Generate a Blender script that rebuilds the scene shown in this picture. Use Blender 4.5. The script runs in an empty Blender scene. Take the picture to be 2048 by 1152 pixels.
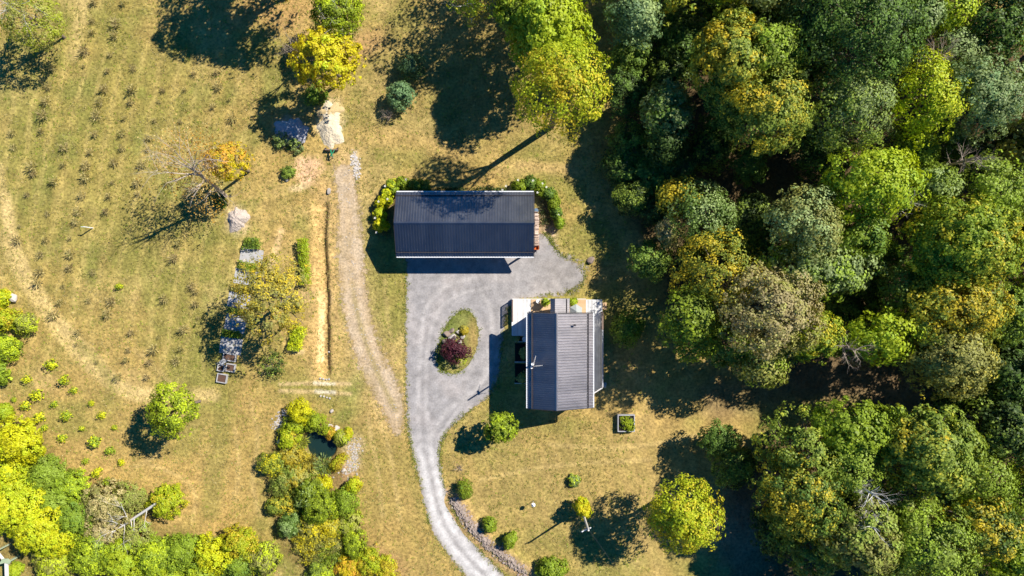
import bpy, bmesh, math, random
import numpy as np
from mathutils import Vector, Matrix

# ------------------------------------------------------------------ camera, sky, sun, exposure
SC = bpy.context.scene
S = 0.06            # metres on the ground per photo pixel
H = 82.0            # height of the drone above the ground
SUN_AZ = math.radians(33.0)      # measured from +X towards +Y (towards the sun)
SUN_EL = math.radians(44.0)

cam_d = bpy.data.cameras.new("camera")
cam_d.sensor_fit = 'HORIZONTAL'
cam_d.angle = 2 * math.atan(1024 * S / H)
cam_d.clip_end = 2000
cam = bpy.data.objects.new("camera", cam_d)
cam.location = (0, 0, H)
SC.collection.objects.link(cam)
SC.camera = cam

world = bpy.data.worlds.new("World")
SC.world = world
world.use_nodes = True
wn = world.node_tree
bg = next(n for n in wn.nodes if n.type == 'BACKGROUND')
sky = wn.nodes.new('ShaderNodeTexSky')
sky.sky_type = 'NISHITA'
sky.sun_disc = False
sky.ozone_density = 6.0
sky.dust_density = 0.1
sky.altitude = 3500
sky.sun_elevation = SUN_EL
sky.sun_rotation = math.pi / 2 - SUN_AZ
deep = wn.nodes.new('ShaderNodeHueSaturation')      # a deep clear autumn sky
deep.inputs['Saturation'].default_value = 1.45
wn.links.new(sky.outputs[0], deep.inputs['Color'])
wn.links.new(deep.outputs[0], bg.inputs['Color'])
bg.inputs['Strength'].default_value = 0.085

sun_d = bpy.data.lights.new("sun", 'SUN')
sun_d.energy = 4.8
sun_d.angle = math.radians(0.5)
sun_d.color = (1.0, 0.95, 0.86)
sun = bpy.data.objects.new("sun", sun_d)
SUNV = Vector((math.cos(SUN_EL) * math.cos(SUN_AZ), math.cos(SUN_EL) * math.sin(SUN_AZ), math.sin(SUN_EL)))
sun.rotation_euler = SUNV.to_track_quat('Z', 'Y').to_euler()
sun.location = SUNV * 200
SC.collection.objects.link(sun)

SC.view_settings.view_transform = 'Standard'
SC.view_settings.look = 'None'
SC.view_settings.exposure = 0.55
SC.view_settings.gamma = 1.0
SC.cycles.max_bounces = 6
SC.cycles.diffuse_bounces = 3
SC.cycles.transparent_max_bounces = 12

# ------------------------------------------------------------------ helpers
COL = SC.collection

def P(px, py, h=0.0):
    """photo pixel at height h -> world point"""
    k = S * (H - h) / H
    return Vector(((px - 1024) * k, (576 - py) * k, h))

def link(o, parent=None):
    COL.objects.link(o)
    if parent is not None:
        o.parent = parent
    return o

def tag(o, label, cat, group=None, kind=None):
    if label:
        o["label"] = label
    if cat:
        o["category"] = cat
    if group:
        o["group"] = group
    if kind:
        o["kind"] = kind
    return o

def thing(name, label, cat, loc=(0, 0, 0), rz=0.0, group=None):
    o = bpy.data.objects.new(name, None)
    o.empty_display_size = 0.3
    o.location = loc
    o.rotation_euler = (0, 0, rz)
    link(o)
    return tag(o, label, cat, group)

def np_mesh(name, V, F, attrs=None, smooth=False):
    """V (n,3); F (m,k) constant polygon size; attrs {name: (m,4) face colours} or ('POINT', (n,4))"""
    me = bpy.data.meshes.new(name)
    V = np.asarray(V, dtype=np.float32)
    F = np.asarray(F, dtype=np.int32)
    m, k = F.shape
    me.vertices.add(len(V))
    me.vertices.foreach_set("co", V.ravel())
    me.loops.add(m * k)
    me.loops.foreach_set("vertex_index", F.ravel())
    me.polygons.add(m)
    me.polygons.foreach_set("loop_start", np.arange(0, m * k, k, dtype=np.int32))
    me.polygons.foreach_set("loop_total", np.full(m, k, dtype=np.int32))
    me.update(calc_edges=True)
    for an, (dom, arr) in (attrs or {}).items():
        a = me.attributes.new(an, 'FLOAT_COLOR', dom)
        a.data.foreach_set("color", np.asarray(arr, dtype=np.float32).ravel())
    if smooth:
        me.polygons.foreach_set("use_smooth", np.ones(m, dtype=bool))
    return me

class MB:
    """collects primitives; build() links them as one mesh object. every primitive gets a random tone"""
    def __init__(self, seed=1):
        self.v, self.f, self.t = [], [], []
        self.r = random.Random(seed)
    def add(self, vs, fs, tone=None):
        b = len(self.v)
        t = self.r.random() if tone is None else tone
        self.v += [tuple(q) for q in vs]
        for q in fs:
            self.f.append([b + i for i in q])
            self.t.append(t)
        return self
    def box(self, a, b, tone=None, rot=None, mid=None):
        x0, y0, z0 = a; x1, y1, z1 = b
        vs = [Vector(p) for p in ((x0,y0,z0),(x1,y0,z0),(x1,y1,z0),(x0,y1,z0),(x0,y0,z1),(x1,y0,z1),(x1,y1,z1),(x0,y1,z1))]
        if rot is not None:
            c = Vector(mid) if mid is not None else (Vector(a) + Vector(b)) / 2
            vs = [c + rot @ (q - c) for q in vs]
        return self.add(vs, [(0,3,2,1),(4,5,6,7),(0,1,5,4),(1,2,6,5),(2,3,7,6),(3,0,4,7)], tone)
    def bar(self, p, q, w, h=None, tone=None):
        p, q = Vector(p), Vector(q); h = h or w
        d = (q - p).normalized()
        up = Vector((0, 0, 1)) if abs(d.z) < .95 else Vector((0, 1, 0))
        s = d.cross(up).normalized() * w / 2
        u = s.cross(d).normalized() * h / 2
        vs = [p-s-u, p+s-u, p+s+u, p-s+u, q-s-u, q+s-u, q+s+u, q-s+u]
        return self.add(vs, [(0,1,2,3),(7,6,5,4),(0,4,5,1),(1,5,6,2),(2,6,7,3),(3,7,4,0)], tone)
    def tube(self, pts, rad, n=7, tone=None, cap=True):
        pts = [Vector(p) for p in pts]
        if not isinstance(rad, (list, tuple)):
            rad = [rad] * len(pts)
        vs, fs = [], []
        for i, p in enumerate(pts):
            d = (pts[min(i+1, len(pts)-1)] - pts[max(i-1, 0)])
            d = d.normalized() if d.length > 1e-9 else Vector((0, 0, 1))
            a = d.orthogonal().normalized() if abs(d.z) < .9 else Vector((1, 0, 0))
            a = (a - d * a.dot(d)).normalized()
            b = d.cross(a)
            for k in range(n):
                g = 2 * math.pi * k / n
                vs.append(p + (a * math.cos(g) + b * math.sin(g)) * rad[i])
        for i in range(len(pts) - 1):
            for k in range(n):
                j = (k + 1) % n
                fs.append((i*n+k, i*n+j, (i+1)*n+j, (i+1)*n+k))
        if cap:
            fs.append(tuple(reversed(range(n))))
            fs.append(tuple((len(pts)-1)*n + k for k in range(n)))
        return self.add(vs, fs, tone)
    def lathe(self, c, prof, n=14, tone=None):
        c = Vector(c); vs, fs = [], []
        for r, z in prof:
            for k in range(n):
                g = 2 * math.pi * k / n
                vs.append(c + Vector((r*math.cos(g), r*math.sin(g), z)))
        for i in range(len(prof) - 1):
            for k in range(n):
                j = (k+1) % n
                fs.append((i*n+k, i*n+j, (i+1)*n+j, (i+1)*n+k))
        fs.append(tuple(reversed(range(n))))
        fs.append(tuple((len(prof)-1)*n + k for k in range(n)))
        return self.add(vs, fs, tone)
    def build(self, name, mat, parent=None, smooth=False):
        me = bpy.data.meshes.new(name)
        me.from_pydata(self.v, [], self.f)
        a = me.attributes.new("tone", 'FLOAT', 'FACE')
        a.data.foreach_set("value", np.array(self.t, dtype=np.float32))
        if smooth:
            me.polygons.foreach_set("use_smooth", np.ones(len(me.polygons), dtype=bool))
        me.update()
        me.materials.append(mat)
        return link(bpy.data.objects.new(name, me), parent)

# ------------------------------------------------------------------ noise on numpy arrays
def _hash(ix, iy, seed):
    h = (ix.astype(np.int64) * 374761393 + iy.astype(np.int64) * 668265263 + seed * 1442695041) & 0xffffffff
    h = ((h ^ (h >> 13)) * 1274126177) & 0xffffffff
    h = h ^ (h >> 16)
    return (h & 0xffff) / 65535.0

def vn(x, y, scale, seed=0):
    """smooth value noise 0..1; scale = feature size"""
    x = np.asarray(x, float) / scale; y = np.asarray(y, float) / scale
    ix, iy = np.floor(x), np.floor(y)
    fx, fy = x - ix, y - iy
    fx = fx*fx*(3-2*fx); fy = fy*fy*(3-2*fy)
    a = _hash(ix, iy, seed); b = _hash(ix+1, iy, seed)
    c = _hash(ix, iy+1, seed); d = _hash(ix+1, iy+1, seed)
    return (a*(1-fx)+b*fx)*(1-fy) + (c*(1-fx)+d*fx)*fy

def fbm(x, y, scale, seed=0, oct=4):
    s, amp, tot = 0, 1.0, 0
    for o in range(oct):
        s = s + amp * vn(x, y, scale / 2**o, seed + 17*o); tot += amp; amp *= .55
    return s / tot

def sst(a, b, x):
    t = np.clip((x - a) / (b - a), 0, 1)
    return t*t*(3-2*t)

def poly_sd(px, py, poly):
    """signed distance to polygon (positive inside), arrays in pixel units"""
    d = np.full(px.shape, 1e9); ins = np.zeros(px.shape, bool)
    n = len(poly)
    for i in range(n):
        ax, ay = poly[i]; bx, by = poly[(i+1) % n]
        ex, ey = bx-ax, by-ay
        t = np.clip(((px-ax)*ex + (py-ay)*ey) / (ex*ex+ey*ey+1e-9), 0, 1)
        d = np.minimum(d, np.hypot(px-ax-t*ex, py-ay-t*ey))
        c = ((ay > py) != (by > py)) & (px < (bx-ax) * (py-ay) / ((by-ay) if by != ay else 1e-9) + ax)
        ins ^= c
    return np.where(ins, d, -d)

def line_d(px, py, pts):
    d = np.full(px.shape, 1e9)
    for (ax, ay), (bx, by) in zip(pts[:-1], pts[1:]):
        ex, ey = bx-ax, by-ay
        t = np.clip(((px-ax)*ex + (py-ay)*ey) / (ex*ex+ey*ey+1e-9), 0, 1)
        d = np.minimum(d, np.hypot(px-ax-t*ex, py-ay-t*ey))
    return d

def smooth_poly(pts, it=2, closed=True):
    for _ in range(it):
        out = []
        n = len(pts)
        for i in range(n if closed else n-1):
            a, b = pts[i], pts[(i+1) % n]
            out += [(.75*a[0]+.25*b[0], .75*a[1]+.25*b[1]), (.25*a[0]+.75*b[0], .25*a[1]+.75*b[1])]
        pts = out if closed else [pts[0]] + out + [pts[-1]]
    return pts

# ------------------------------------------------------------------ materials
def new_mat(name):
    m = bpy.data.materials.new(name); m.use_nodes = True
    nt = m.node_tree
    b = next(n for n in nt.nodes if n.type == 'BSDF_PRINCIPLED')
    o = next(n for n in nt.nodes if n.type == 'OUTPUT_MATERIAL')
    return m, nt, b, o

def N(nt, typ, **kw):
    n = nt.nodes.new(typ)
    for k, v in kw.items():
        setattr(n, k, v)
    return n

def mathn(nt, op, a, b=None, clamp=False):
    n = N(nt, 'ShaderNodeMath', operation=op); n.use_clamp = clamp
    for i, q in enumerate((a, b)):
        if q is None: continue
        if isinstance(q, (int, float)): n.inputs[i].default_value = q
        else: nt.links.new(q, n.inputs[i])
    return n.outputs[0]

def mixc(nt, fac, a, b, blend='MIX'):
    n = N(nt, 'ShaderNodeMix', data_type='RGBA', blend_type=blend)
    ins = [i for i in n.inputs if i.enabled]
    fi, ai, bi = n.inputs[0], n.inputs[6], n.inputs[7]
    for s, q in ((fi, fac), (ai, a), (bi, b)):
        if isinstance(q, (int, float)): s.default_value = q
        elif isinstance(q, tuple): s.default_value = (*q[:3], 1)
        else: nt.links.new(q, s)
    return n.outputs[2]

def noise(nt, scale, detail=3, rough=.6, vec=None):
    n = N(nt, 'ShaderNodeTexNoise')
    n.inputs['Scale'].default_value = scale
    n.inputs['Detail'].default_value = detail
    n.inputs['Roughness'].default_value = rough
    if vec is None:
        t = N(nt, 'ShaderNodeTexCoord'); vec = t.outputs['Object']
    nt.links.new(vec, n.inputs['Vector'])
    return n.outputs['Fac']

def ramp(nt, fac, stops):
    r = N(nt, 'ShaderNodeValToRGB')
    e = r.color_ramp.elements
    while len(e) < len(stops): e.new(.5)
    for q, (p, c) in zip(e, stops):
        q.position = p; q.color = (*c, 1) if len(c) == 3 else c
    nt.links.new(fac, r.inputs[0])
    return r.outputs[0]

def maprange(nt, v, a, b, c, d):
    n = N(nt, 'ShaderNodeMapRange'); n.clamp = True
    nt.links.new(v, n.inputs[0])
    for i, q in enumerate((a, b, c, d)): n.inputs[i+1].default_value = q
    return n.outputs[0]

def ground_mat(name, fine=3.2, contrast=.55, bump=.06, alpha=False, speck=None, stretch=None):
    m, nt, b, o = new_mat(name)
    at = N(nt, 'ShaderNodeAttribute', attribute_name='Col')
    tc = N(nt, 'ShaderNodeTexCoord'); vec = tc.outputs['Object']
    n1 = noise(nt, fine, 5, .7, vec)
    n2 = noise(nt, fine * .22, 3, .6, vec)
    f1 = maprange(nt, n1, .3, .7, 1 - contrast, 1 + contrast)
    f2 = maprange(nt, n2, .3, .7, 1 - contrast * .3, 1 + contrast * .3)
    f = mathn(nt, 'MULTIPLY', f1, f2)
    cb = N(nt, 'ShaderNodeCombineColor')
    for i in range(3): nt.links.new(f, cb.inputs[i])
    col = mixc(nt, 1.0, at.outputs['Color'], cb.outputs[0], 'MULTIPLY')
    if speck:
        n3 = noise(nt, fine * 2.3, 2, .5, vec)
        col = mixc(nt, maprange(nt, n3, .58, .70, 0, speck[1]), col, speck[0])
    nt.links.new(col, b.inputs['Base Color'])
    b.inputs['Roughness'].default_value = .95
    b.inputs['Specular IOR Level'].default_value = .15
    bp = N(nt, 'ShaderNodeBump')
    bp.inputs['Strength'].default_value = .9
    bp.inputs['Distance'].default_value = bump
    nt.links.new(n1, bp.inputs['Height'])
    nt.links.new(bp.outputs[0], b.inputs['Normal'])
    if alpha:
        na = noise(nt, 1.7, 5, .75, vec)
        s = mathn(nt, 'ADD', at.outputs['Alpha'], mathn(nt, 'MULTIPLY', mathn(nt, 'SUBTRACT', na, .5), 1.3))
        fac = maprange(nt, s, .42, .58, 0, 1)
        tr = N(nt, 'ShaderNodeBsdfTransparent'); mx = N(nt, 'ShaderNodeMixShader')
        nt.links.new(fac, mx.inputs[0]); nt.links.new(tr.outputs[0], mx.inputs[1]); nt.links.new(b.outputs[0], mx.inputs[2])
        nt.links.new(mx.outputs[0], o.inputs['Surface'])
    return m

def foliage_mat():
    m, nt, b, o = new_mat("foliage")
    oi = N(nt, 'ShaderNodeObjectInfo')
    la = N(nt, 'ShaderNodeAttribute', attribute_name='leafcol')
    sp = N(nt, 'ShaderNodeSeparateColor'); nt.links.new(la.outputs['Color'], sp.inputs[0])
    au = N(nt, 'ShaderNodeAttribute', attribute_name='autumn', attribute_type='OBJECT')
    am = N(nt, 'ShaderNodeAttribute', attribute_name='autumn_share', attribute_type='OBJECT')
    # share of leaves that have turned: patches (B) + clump (G) + leaf (R)
    s = mathn(nt, 'ADD', mathn(nt, 'MULTIPLY', sp.outputs['Blue'], .30), mathn(nt, 'MULTIPLY', sp.outputs['Green'], .40))
    s = mathn(nt, 'ADD', s, mathn(nt, 'MULTIPLY', sp.outputs['Red'], .30))
    thr = mathn(nt, 'SUBTRACT', 1.0, am.outputs['Fac'])
    d = mathn(nt, 'SUBTRACT', s, thr)
    fac = maprange(nt, d, -.16, .16, 0, 1)
    col = mixc(nt, fac, oi.outputs['Color'], au.outputs['Color'])
    v = maprange(nt, sp.outputs['Red'], 0, 1, .70, 1.30)
    v2 = maprange(nt, sp.outputs['Green'], 0, 1, .80, 1.20)
    vv = mathn(nt, 'MULTIPLY', v, v2)
    cb = N(nt, 'ShaderNodeCombineColor')
    for i in range(3): nt.links.new(vv, cb.inputs[i])
    col = mixc(nt, 1.0, col, cb.outputs[0], 'MULTIPLY')
    nt.links.new(col, b.inputs['Base Color'])
    b.inputs['Roughness'].default_value = .5
    b.inputs['Specular IOR Level'].default_value = .22
    tl = N(nt, 'ShaderNodeBsdfTranslucent')
    tcol = mixc(nt, 1.0, col, (1.15, 1.1, .5), 'MULTIPLY')
    nt.links.new(tcol, tl.inputs[0])
    mx = N(nt, 'ShaderNodeMixShader'); mx.inputs[0].default_value = .26
    nt.links.new(b.outputs[0], mx.inputs[1]); nt.links.new(tl.outputs[0], mx.inputs[2])
    nt.links.new(mx.outputs[0], o.inputs['Surface'])
    return m

def solid(name, ca, cb_=None, rough=.8, metal=0.0, nscale=3.0, spec=.3, bump=0.0, bscale=20):
    """colour mixed between ca and cb_ by the piece's own tone and a noise"""
    m, nt, b, o = new_mat(name)
    cb_ = cb_ or ca
    t = N(nt, 'ShaderNodeAttribute', attribute_name='tone')
    n1 = noise(nt, nscale, 5, .65)
    f = mathn(nt, 'ADD', mathn(nt, 'MULTIPLY', t.outputs['Fac'], .55), maprange(nt, n1, .3, .7, 0, .45))
    nt.links.new(mixc(nt, f, ca, cb_), b.inputs['Base Color'])
    b.inputs['Roughness'].default_value = rough
    b.inputs['Metallic'].default_value = metal
    b.inputs['Specular IOR Level'].default_value = spec
    if bump:
        bp = N(nt, 'ShaderNodeBump'); bp.inputs['Distance'].default_value = bump
        nt.links.new(noise(nt, bscale, 4, .6), bp.inputs['Height'])
        nt.links.new(bp.outputs[0], b.inputs['Normal'])
    return m

M = dict(
    ground=ground_mat("ground_grass", 2.9, .52, .11),
    gravel=ground_mat("gravel", 4.5, .20, .03, alpha=True, speck=((.55, .53, .50), .35)),
    track=ground_mat("stony_track", 4.0, .45, .06, alpha=True, speck=((.55, .46, .36), .6)),
    turf=ground_mat("island_turf", 4.0, .5, .06, alpha=True),
    foliage=foliage_mat(),
    bark=solid("bark", (.16, .12, .09), (.30, .25, .20), .9, bump=.03, bscale=12),
    birch_bark=solid("birch_bark", (.42, .34, .25), (.62, .52, .42), .85),
    pale_bark=solid("pale_bark", (.66, .61, .55), (.82, .78, .72), .8),
    twig=solid("twig", (.34, .26, .20), (.52, .42, .34), .9),
    roof=solid("charcoal_roof_metal", (.29, .275, .285), (.41, .385, .395), .42, metal=1.0, nscale=.7),
    barn_roof=solid("blue_black_roof_metal", (.185, .19, .215), (.265, .27, .295), .45, metal=1.0, nscale=.7),
    trim_dark=solid("dark_trim", (.05, .045, .05), (.07, .06, .065), .5),
    gutter=solid("white_gutter", (.75, .77, .80), (.8, .8, .8), .4),
    siding=solid("pale_siding", (.50, .50, .48), (.56, .55, .53), .7),
    barn_wall=solid("barn_siding", (.20, .22, .26), (.25, .27, .30), .6),
    door=solid("white_door", (.7, .7, .7), (.78, .78, .76), .5),
    glass=solid("window_glass", (.03, .04, .05), (.04, .05, .06), .08, spec=.6),
    old_deck=solid("weathered_boards", (.50, .49, .48), (.95, .93, .90), .8, nscale=1.3),
    new_deck=solid("fresh_boards", (.62, .40, .21), (.76, .52, .30), .75, nscale=2),
    rail=solid("grey_rail", (.55, .52, .50), (.68, .65, .62), .8),
    lattice=solid("brown_lattice", (.22, .15, .12), (.28, .20, .16), .8),
    fence_board=solid("grey_privacy_board", (.35, .35, .37), (.5, .49, .5), .8),
    soil=solid("dark_soil", (.018, .014, .011), (.05, .035, .03), .95, nscale=5, bump=.04),
    mulch=solid("brown_mulch", (.07, .04, .03), (.16, .09, .06), .95, nscale=8, bump=.04),
    cloth=solid("grey_ground_cloth", (.40, .385, .38), (.52, .50, .48), .85, nscale=2.5),
    white=solid("white_paint", (.78, .78, .76), (.85, .84, .82), .5),
    grey=solid("grey_metal", (.45, .46, .48), (.6, .6, .62), .4, metal=.5),
    stone=solid("stone", (.38, .33, .29), (.62, .56, .49), .9, nscale=3, bump=.04, bscale=6),
    pale_stone=solid("pale_stone", (.48, .43, .38), (.68, .62, .56), .9, nscale=3, bump=.04, bscale=6),
    rubble=solid("rubble", (.22, .16, .13), (.55, .44, .36), .95, nscale=2),
    sand=solid("pale_sand", (.60, .48, .30), (.82, .72, .55), .95, nscale=1.5, bump=.2, bscale=4),
    crushed=solid("crushed_stone", (.30, .30, .33), (.58, .57, .60), .95, nscale=4, bump=.08, bscale=7),
    chips=solid("pale_wood_chips", (.46, .36, .29), (.70, .61, .53), .95, nscale=5, bump=.22, bscale=5),
    straw=solid("straw", (.52, .38, .18), (.66, .50, .26), .95, nscale=4, bump=.06, bscale=9),
    log=solid("split_log", (.42, .27, .20), (.86, .72, .60), .9, nscale=9),
    orange=solid("orange_paint", (.55, .12, .02), (.70, .20, .04), .5),
    green_paint=solid("green_paint", (.02, .20, .10), (.05, .30, .16), .5),
    blue=solid("blue_plastic", (.10, .16, .24), (.16, .24, .34), .4),
    flower=solid("white_petals", (.80, .76, .66), (.88, .86, .8), .8),
    parasol=solid("grey_canvas", (.34, .37, .36), (.44, .46, .45), .8),
    lichen=solid("lichened_timber", (.30, .40, .22), (.48, .52, .36), .9),
)
for _k in ('roof', 'barn_roof'):
  _nt = M[_k].node_tree; _b = next(n for n in _nt.nodes if n.type == 'BSDF_PRINCIPLED')
  _tc = N(_nt, 'ShaderNodeTexCoord'); _mp = N(_nt, 'ShaderNodeMapping'); _nt.links.new(_tc.outputs['Object'], _mp.inputs[0])
  _mp.inputs['Scale'].default_value = (1.1, .9, 1.1)
  _nt.links.new(maprange(_nt, noise(_nt, .8, 6, .7, _mp.outputs[0]), .3, .7, .37, .45), _b.inputs['Roughness'])
wm, wnt, wb, wo = new_mat("pond_water")
wb.inputs['Base Color'].default_value = (.012, .032, .028, 1)
wb.inputs['Roughness'].default_value = .06
wb.inputs['Specular IOR Level'].default_value = .5
bp_ = N(wnt, 'ShaderNodeBump'); bp_.inputs['Distance'].default_value = .01
wnt.links.new(noise(wnt, 3, 2), bp_.inputs['Height']); wnt.links.new(bp_.outputs[0], wb.inputs['Normal'])
M['water'] = wm

# ------------------------------------------------------------------ the ground sheet
TAN = np.array((.345, .250, .098)); GRN = np.array((.205, .200, .058)); STRAW = np.array((.47, .345, .165))
DIRT = np.array((.44, .29, .175)); OLIVE = np.array((.225, .185, .075)); LITTER = np.array((.080, .056, .036))
LUSH = np.array((.13, .19, .04)); ORANGE = np.array((.40, .255, .10)); PALE = np.array((.60, .47, .31))

POND = smooth_poly([(612, 868), (634, 858), (652, 872), (668, 876), (672, 896), (664, 914), (640, 918), (622, 910), (614, 890)])
DITCH = [(652, 396), (648, 450), (650, 520), (653, 600), (653, 680), (655, 752)]

def mix(c, col, m):
    return c * (1 - m[..., None]) + np.asarray(col) * m[..., None]

def blob(px, py, cx, cy, rx, ry=None, rot=0, soft=.5, seed=5, wob=.5):
    ry = ry or rx
    a = math.radians(rot); dx, dy = px-cx, py-cy
    u = (dx*math.cos(a) + dy*math.sin(a)) / rx; v = (-dx*math.sin(a) + dy*math.cos(a)) / ry
    d = np.hypot(u, v) + wob * (fbm(px, py, 26, seed) - .5)
    return 1 - sst(1 - soft, 1 + soft * .4, d)

def stroke(px, py, pts, w, soft=1.0, seed=9, wob=.5):
    d = line_d(px, py, smooth_poly(pts, 2, False)) / w + wob * (fbm(px, py, 18, seed) - .5)
    return 1 - sst(1 - soft*.7, 1 + soft*.5, d)

def ground_rgb(px, py):
    n1 = fbm(px, py, 190, 1); n2 = fbm(px, py, 60, 2); n3 = fbm(px, py, 14, 3, 3)
    c = np.ones(px.shape + (3,)) * TAN
    c = mix(c, GRN, sst(.40, .66, .55*n1 + .45*n2) * .85)
    c = mix(c, STRAW, sst(.52, .80, fbm(px, py, 85, 11)) * .55)
    c = mix(c, ORANGE, sst(.55, .8, fbm(px, py, 120, 12)) * .3)
    # big regions
    c = mix(c, (.245, .225, .066), blob(px, py, 200, 330, 330, 330, 0, .6, 6) * .62)
    c = mix(c, (.15, .175, .045), sst(.48, .76, fbm(px, py, 46, 121)) * blob(px, py, 250, 330, 400, 360, 0, .6, 6) * .65)
    c = mix(c, (.17, .185, .05), blob(px, py, 590, 440, 70, 70, 0, .9, 122) * sst(.35, .65, fbm(px, py, 30, 123)) * .6)
    c = mix(c, (.19, .19, .05), blob(px, py, 540, 90, 60, 60, 0, .9, 124) * .5)
    c = mix(c, (.42, .285, .115), blob(px, py, 330, 970, 330, 150, -10, .7, 7) * .55)
    c = mix(c, (.335, .245, .105), blob(px, py, 1180, 970, 330, 160, 0, .6, 8) * .8)
    c = mix(c, (.36, .25, .10), blob(px, py, 770, 980, 80, 190, 0, .6, 9) * .5)
    c = mix(c, (.25, .20, .075), blob(px, py, 700, 880, 120, 60, 30, .8, 91) * .4)
    c = mix(c, OLIVE, blob(px, py, 930, 170, 260, 170, 0, .7, 10) * .6)
    c = mix(c, (.40, .25, .115), blob(px, py, 560, 20, 95, 55, 0, .7, 13) * .8)
    c = mix(c, (.40, .25, .13), blob(px, py, 720, 95, 70, 30, -35, .8, 14) * .7)
    c = mix(c, (.42, .29, .13), blob(px, py, 800, 280, 190, 26, 8, .8, 15) * .6)
    c = mix(c, (.44, .31, .15), blob(px, py, 1090, 335, 80, 16, 5, .8, 16) * .8)
    c = mix(c, GRN * .9, blob(px, py, 1130, 850, 60, 20, -10, .8, 17) * .6)
    c = mix(c, LUSH, blob(px, py, 705, 780, 22, 50, 35, .9, 18) * .55)
    c = mix(c, LUSH, blob(px, py, 690, 830, 40, 16, -25, .9, 181) * .4)
    c = mix(c, GRN, blob(px, py, 470, 470, 60, 40, 0, .9, 182) * .7)
    # mown stripes of the field
    w = np.sin((px * 1.0 + py * .18) / 6.2 + 5.0 * fbm(px, py, 150, 20) + 1.2 * fbm(px, py, 30, 201)) * .5 + .5
    fld = sst(560, 480, px) * sst(800, 700, py) * sst(60, 130, py)
    c = mix(c, (.48, .37, .16), sst(.70, .98, w) * fld * .30 * (0.4 + fbm(px, py, 50, 21)))
    c = mix(c, GRN * .85, sst(.45, .05, w) * fld * .16)
    w2 = np.sin((px * .93 - py * .30) / 4.4 + 1.6 * fbm(px, py, 90, 22)) * .5 + .5
    c = mix(c, GRN, w2 * sst(780, 860, px) * sst(1500, 1300, px) * sst(830, 900, py) * .18)
    # faint wheel lines across the field
    for pts, ww, a in (([(10, 395), (20, 470), (45, 545), (95, 620), (150, 690), (205, 745), (260, 785), (330, 792), (430, 790)], 14, .95),
                       ([(0, 470), (30, 545), (80, 625), (130, 690), (190, 752), (240, 790), (300, 800)], 8, .55), ([(0, 330), (12, 430), (40, 520), (90, 600), (150, 670), (205, 725)], 8, .5),
                       ([(168, 0), (160, 50), (148, 110)], 14, .55), ([(270, 700), (345, 770)], 6, .3)):
        c = mix(c, (.50, .385, .19), stroke(px, py, pts, ww, 1.0, 23) * a)
    c = mix(c, GRN * .85, stroke(px, py, [(95, 170), (150, 215), (200, 255)], 9, 1, 24) * .5)
    c = mix(c, GRN * .95, stroke(px, py, [(470, 740), (452, 800), (440, 880), (428, 960), (420, 1020)], 22, 1, 241) * .55)
    c = mix(c, GRN, stroke(px, py, [(380, 790), (400, 850), (360, 900)], 20, 1, 242) * .4)
    for k, pts in enumerate(([(300, 930), (360, 950), (395, 985), (385, 1040)], [(470, 860), (480, 930), (470, 1000)], [(500, 800), (520, 880), (500, 960), (520, 1030)], [(330, 890), (300, 920), (270, 935)],
                             [(745, 800), (775, 880), (790, 960), (800, 1040)], [(735, 840), (755, 930), (765, 1030)], [(770, 560), (775, 640), (790, 720)], [(1100, 890), (1250, 900), (1400, 870)], [(960, 960), (1100, 930), (1300, 920)])):
        c = mix(c, (.50, .38, .19), stroke(px, py, pts, 5, 1.2, 243+k) * .35)
    c = mix(c, GRN*.8, stroke(px, py, [(160, 690), (205, 735), (230, 780), (215, 800)], 10, 1, 260) * .5)
    # dirt beside the ditch, straw banks, tracks
    c = mix(c, (.46, .31, .15), stroke(px, py, [(652, 380), (642, 470), (640, 560), (640, 650), (640, 745)], 26, 1.1, 25) * .8)
    c = mix(c, (.45, .33, .18), stroke(px, py, [(690, 330), (700, 480), (705, 580), (722, 660), (752, 740), (790, 820)], 44, 1.1, 251) * .5)
    c = mix(c, (.66, .49, .29), stroke(px, py, [(643, 600), (642, 660), (640, 720)], 6, 1, 26) * .8)
    c = mix(c, (.44, .31, .15), stroke(px, py, [(668, 400), (664, 480), (666, 570), (672, 640)], 9, 1, 27) * .6)
    c = mix(c, (.60, .44, .26), stroke(px, py, [(562, 462), (553, 500), (545, 530)], 7, 1, 28) * .75)
    c = mix(c, (.55, .42, .25), stroke(px, py, [(580, 702), (604, 704)], 5, .8, 29) * .7)
    c = mix(c, (.50, .36, .20), stroke(px, py, [(610, 590), (660, 595)], 14, 1, 30) * .6)
    c = mix(c, (.56, .42, .26), stroke(px, py, [(560, 768), (640, 766), (700, 768)], 4, 1, 31) * .7)
    c = mix(c, (.56, .42, .26), stroke(px, py, [(560, 782), (640, 784), (700, 788)], 4, 1, 32) * .7)
    c = mix(c, (.62, .58, .52), stroke(px, py, [(628, 766), (668, 768)], 3.5, 1, 33) * .8)
    c = mix(c, (.55, .52, .48), stroke(px, py, [(632, 783), (668, 785)], 4, 1, 34) * .8)
    c = mix(c, (.60, .40, .28), blob(px, py, 614, 343, 30, 36, 20, .5, 35, .9) * .95)
    c = mix(c, PALE, blob(px, py, 598, 375, 24, 9, -10, .7, 36) * .7)
    c = mix(c, (.56, .40, .22), blob(px, py, 690, 330, 16, 40, 0, .8, 37) * .6)
    c = mix(c, (.62, .50, .33), blob(px, py, 661, 240, 34, 46, 8, .6, 38, .9) * .9)
    c = mix(c, (.50, .44, .38), blob(px, py, 711, 330, 10, 32, 0, .7, 381, .9) * .7)
    c = mix(c, (.40, .38, .37), blob(px, py, 583, 265, 36, 33, 0, .5, 382, .9) * .6)
    c = mix(c, (.52, .42, .34), blob(px, py, 475, 440, 26, 30, 0, .6, 383, .9) * .6)
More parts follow.
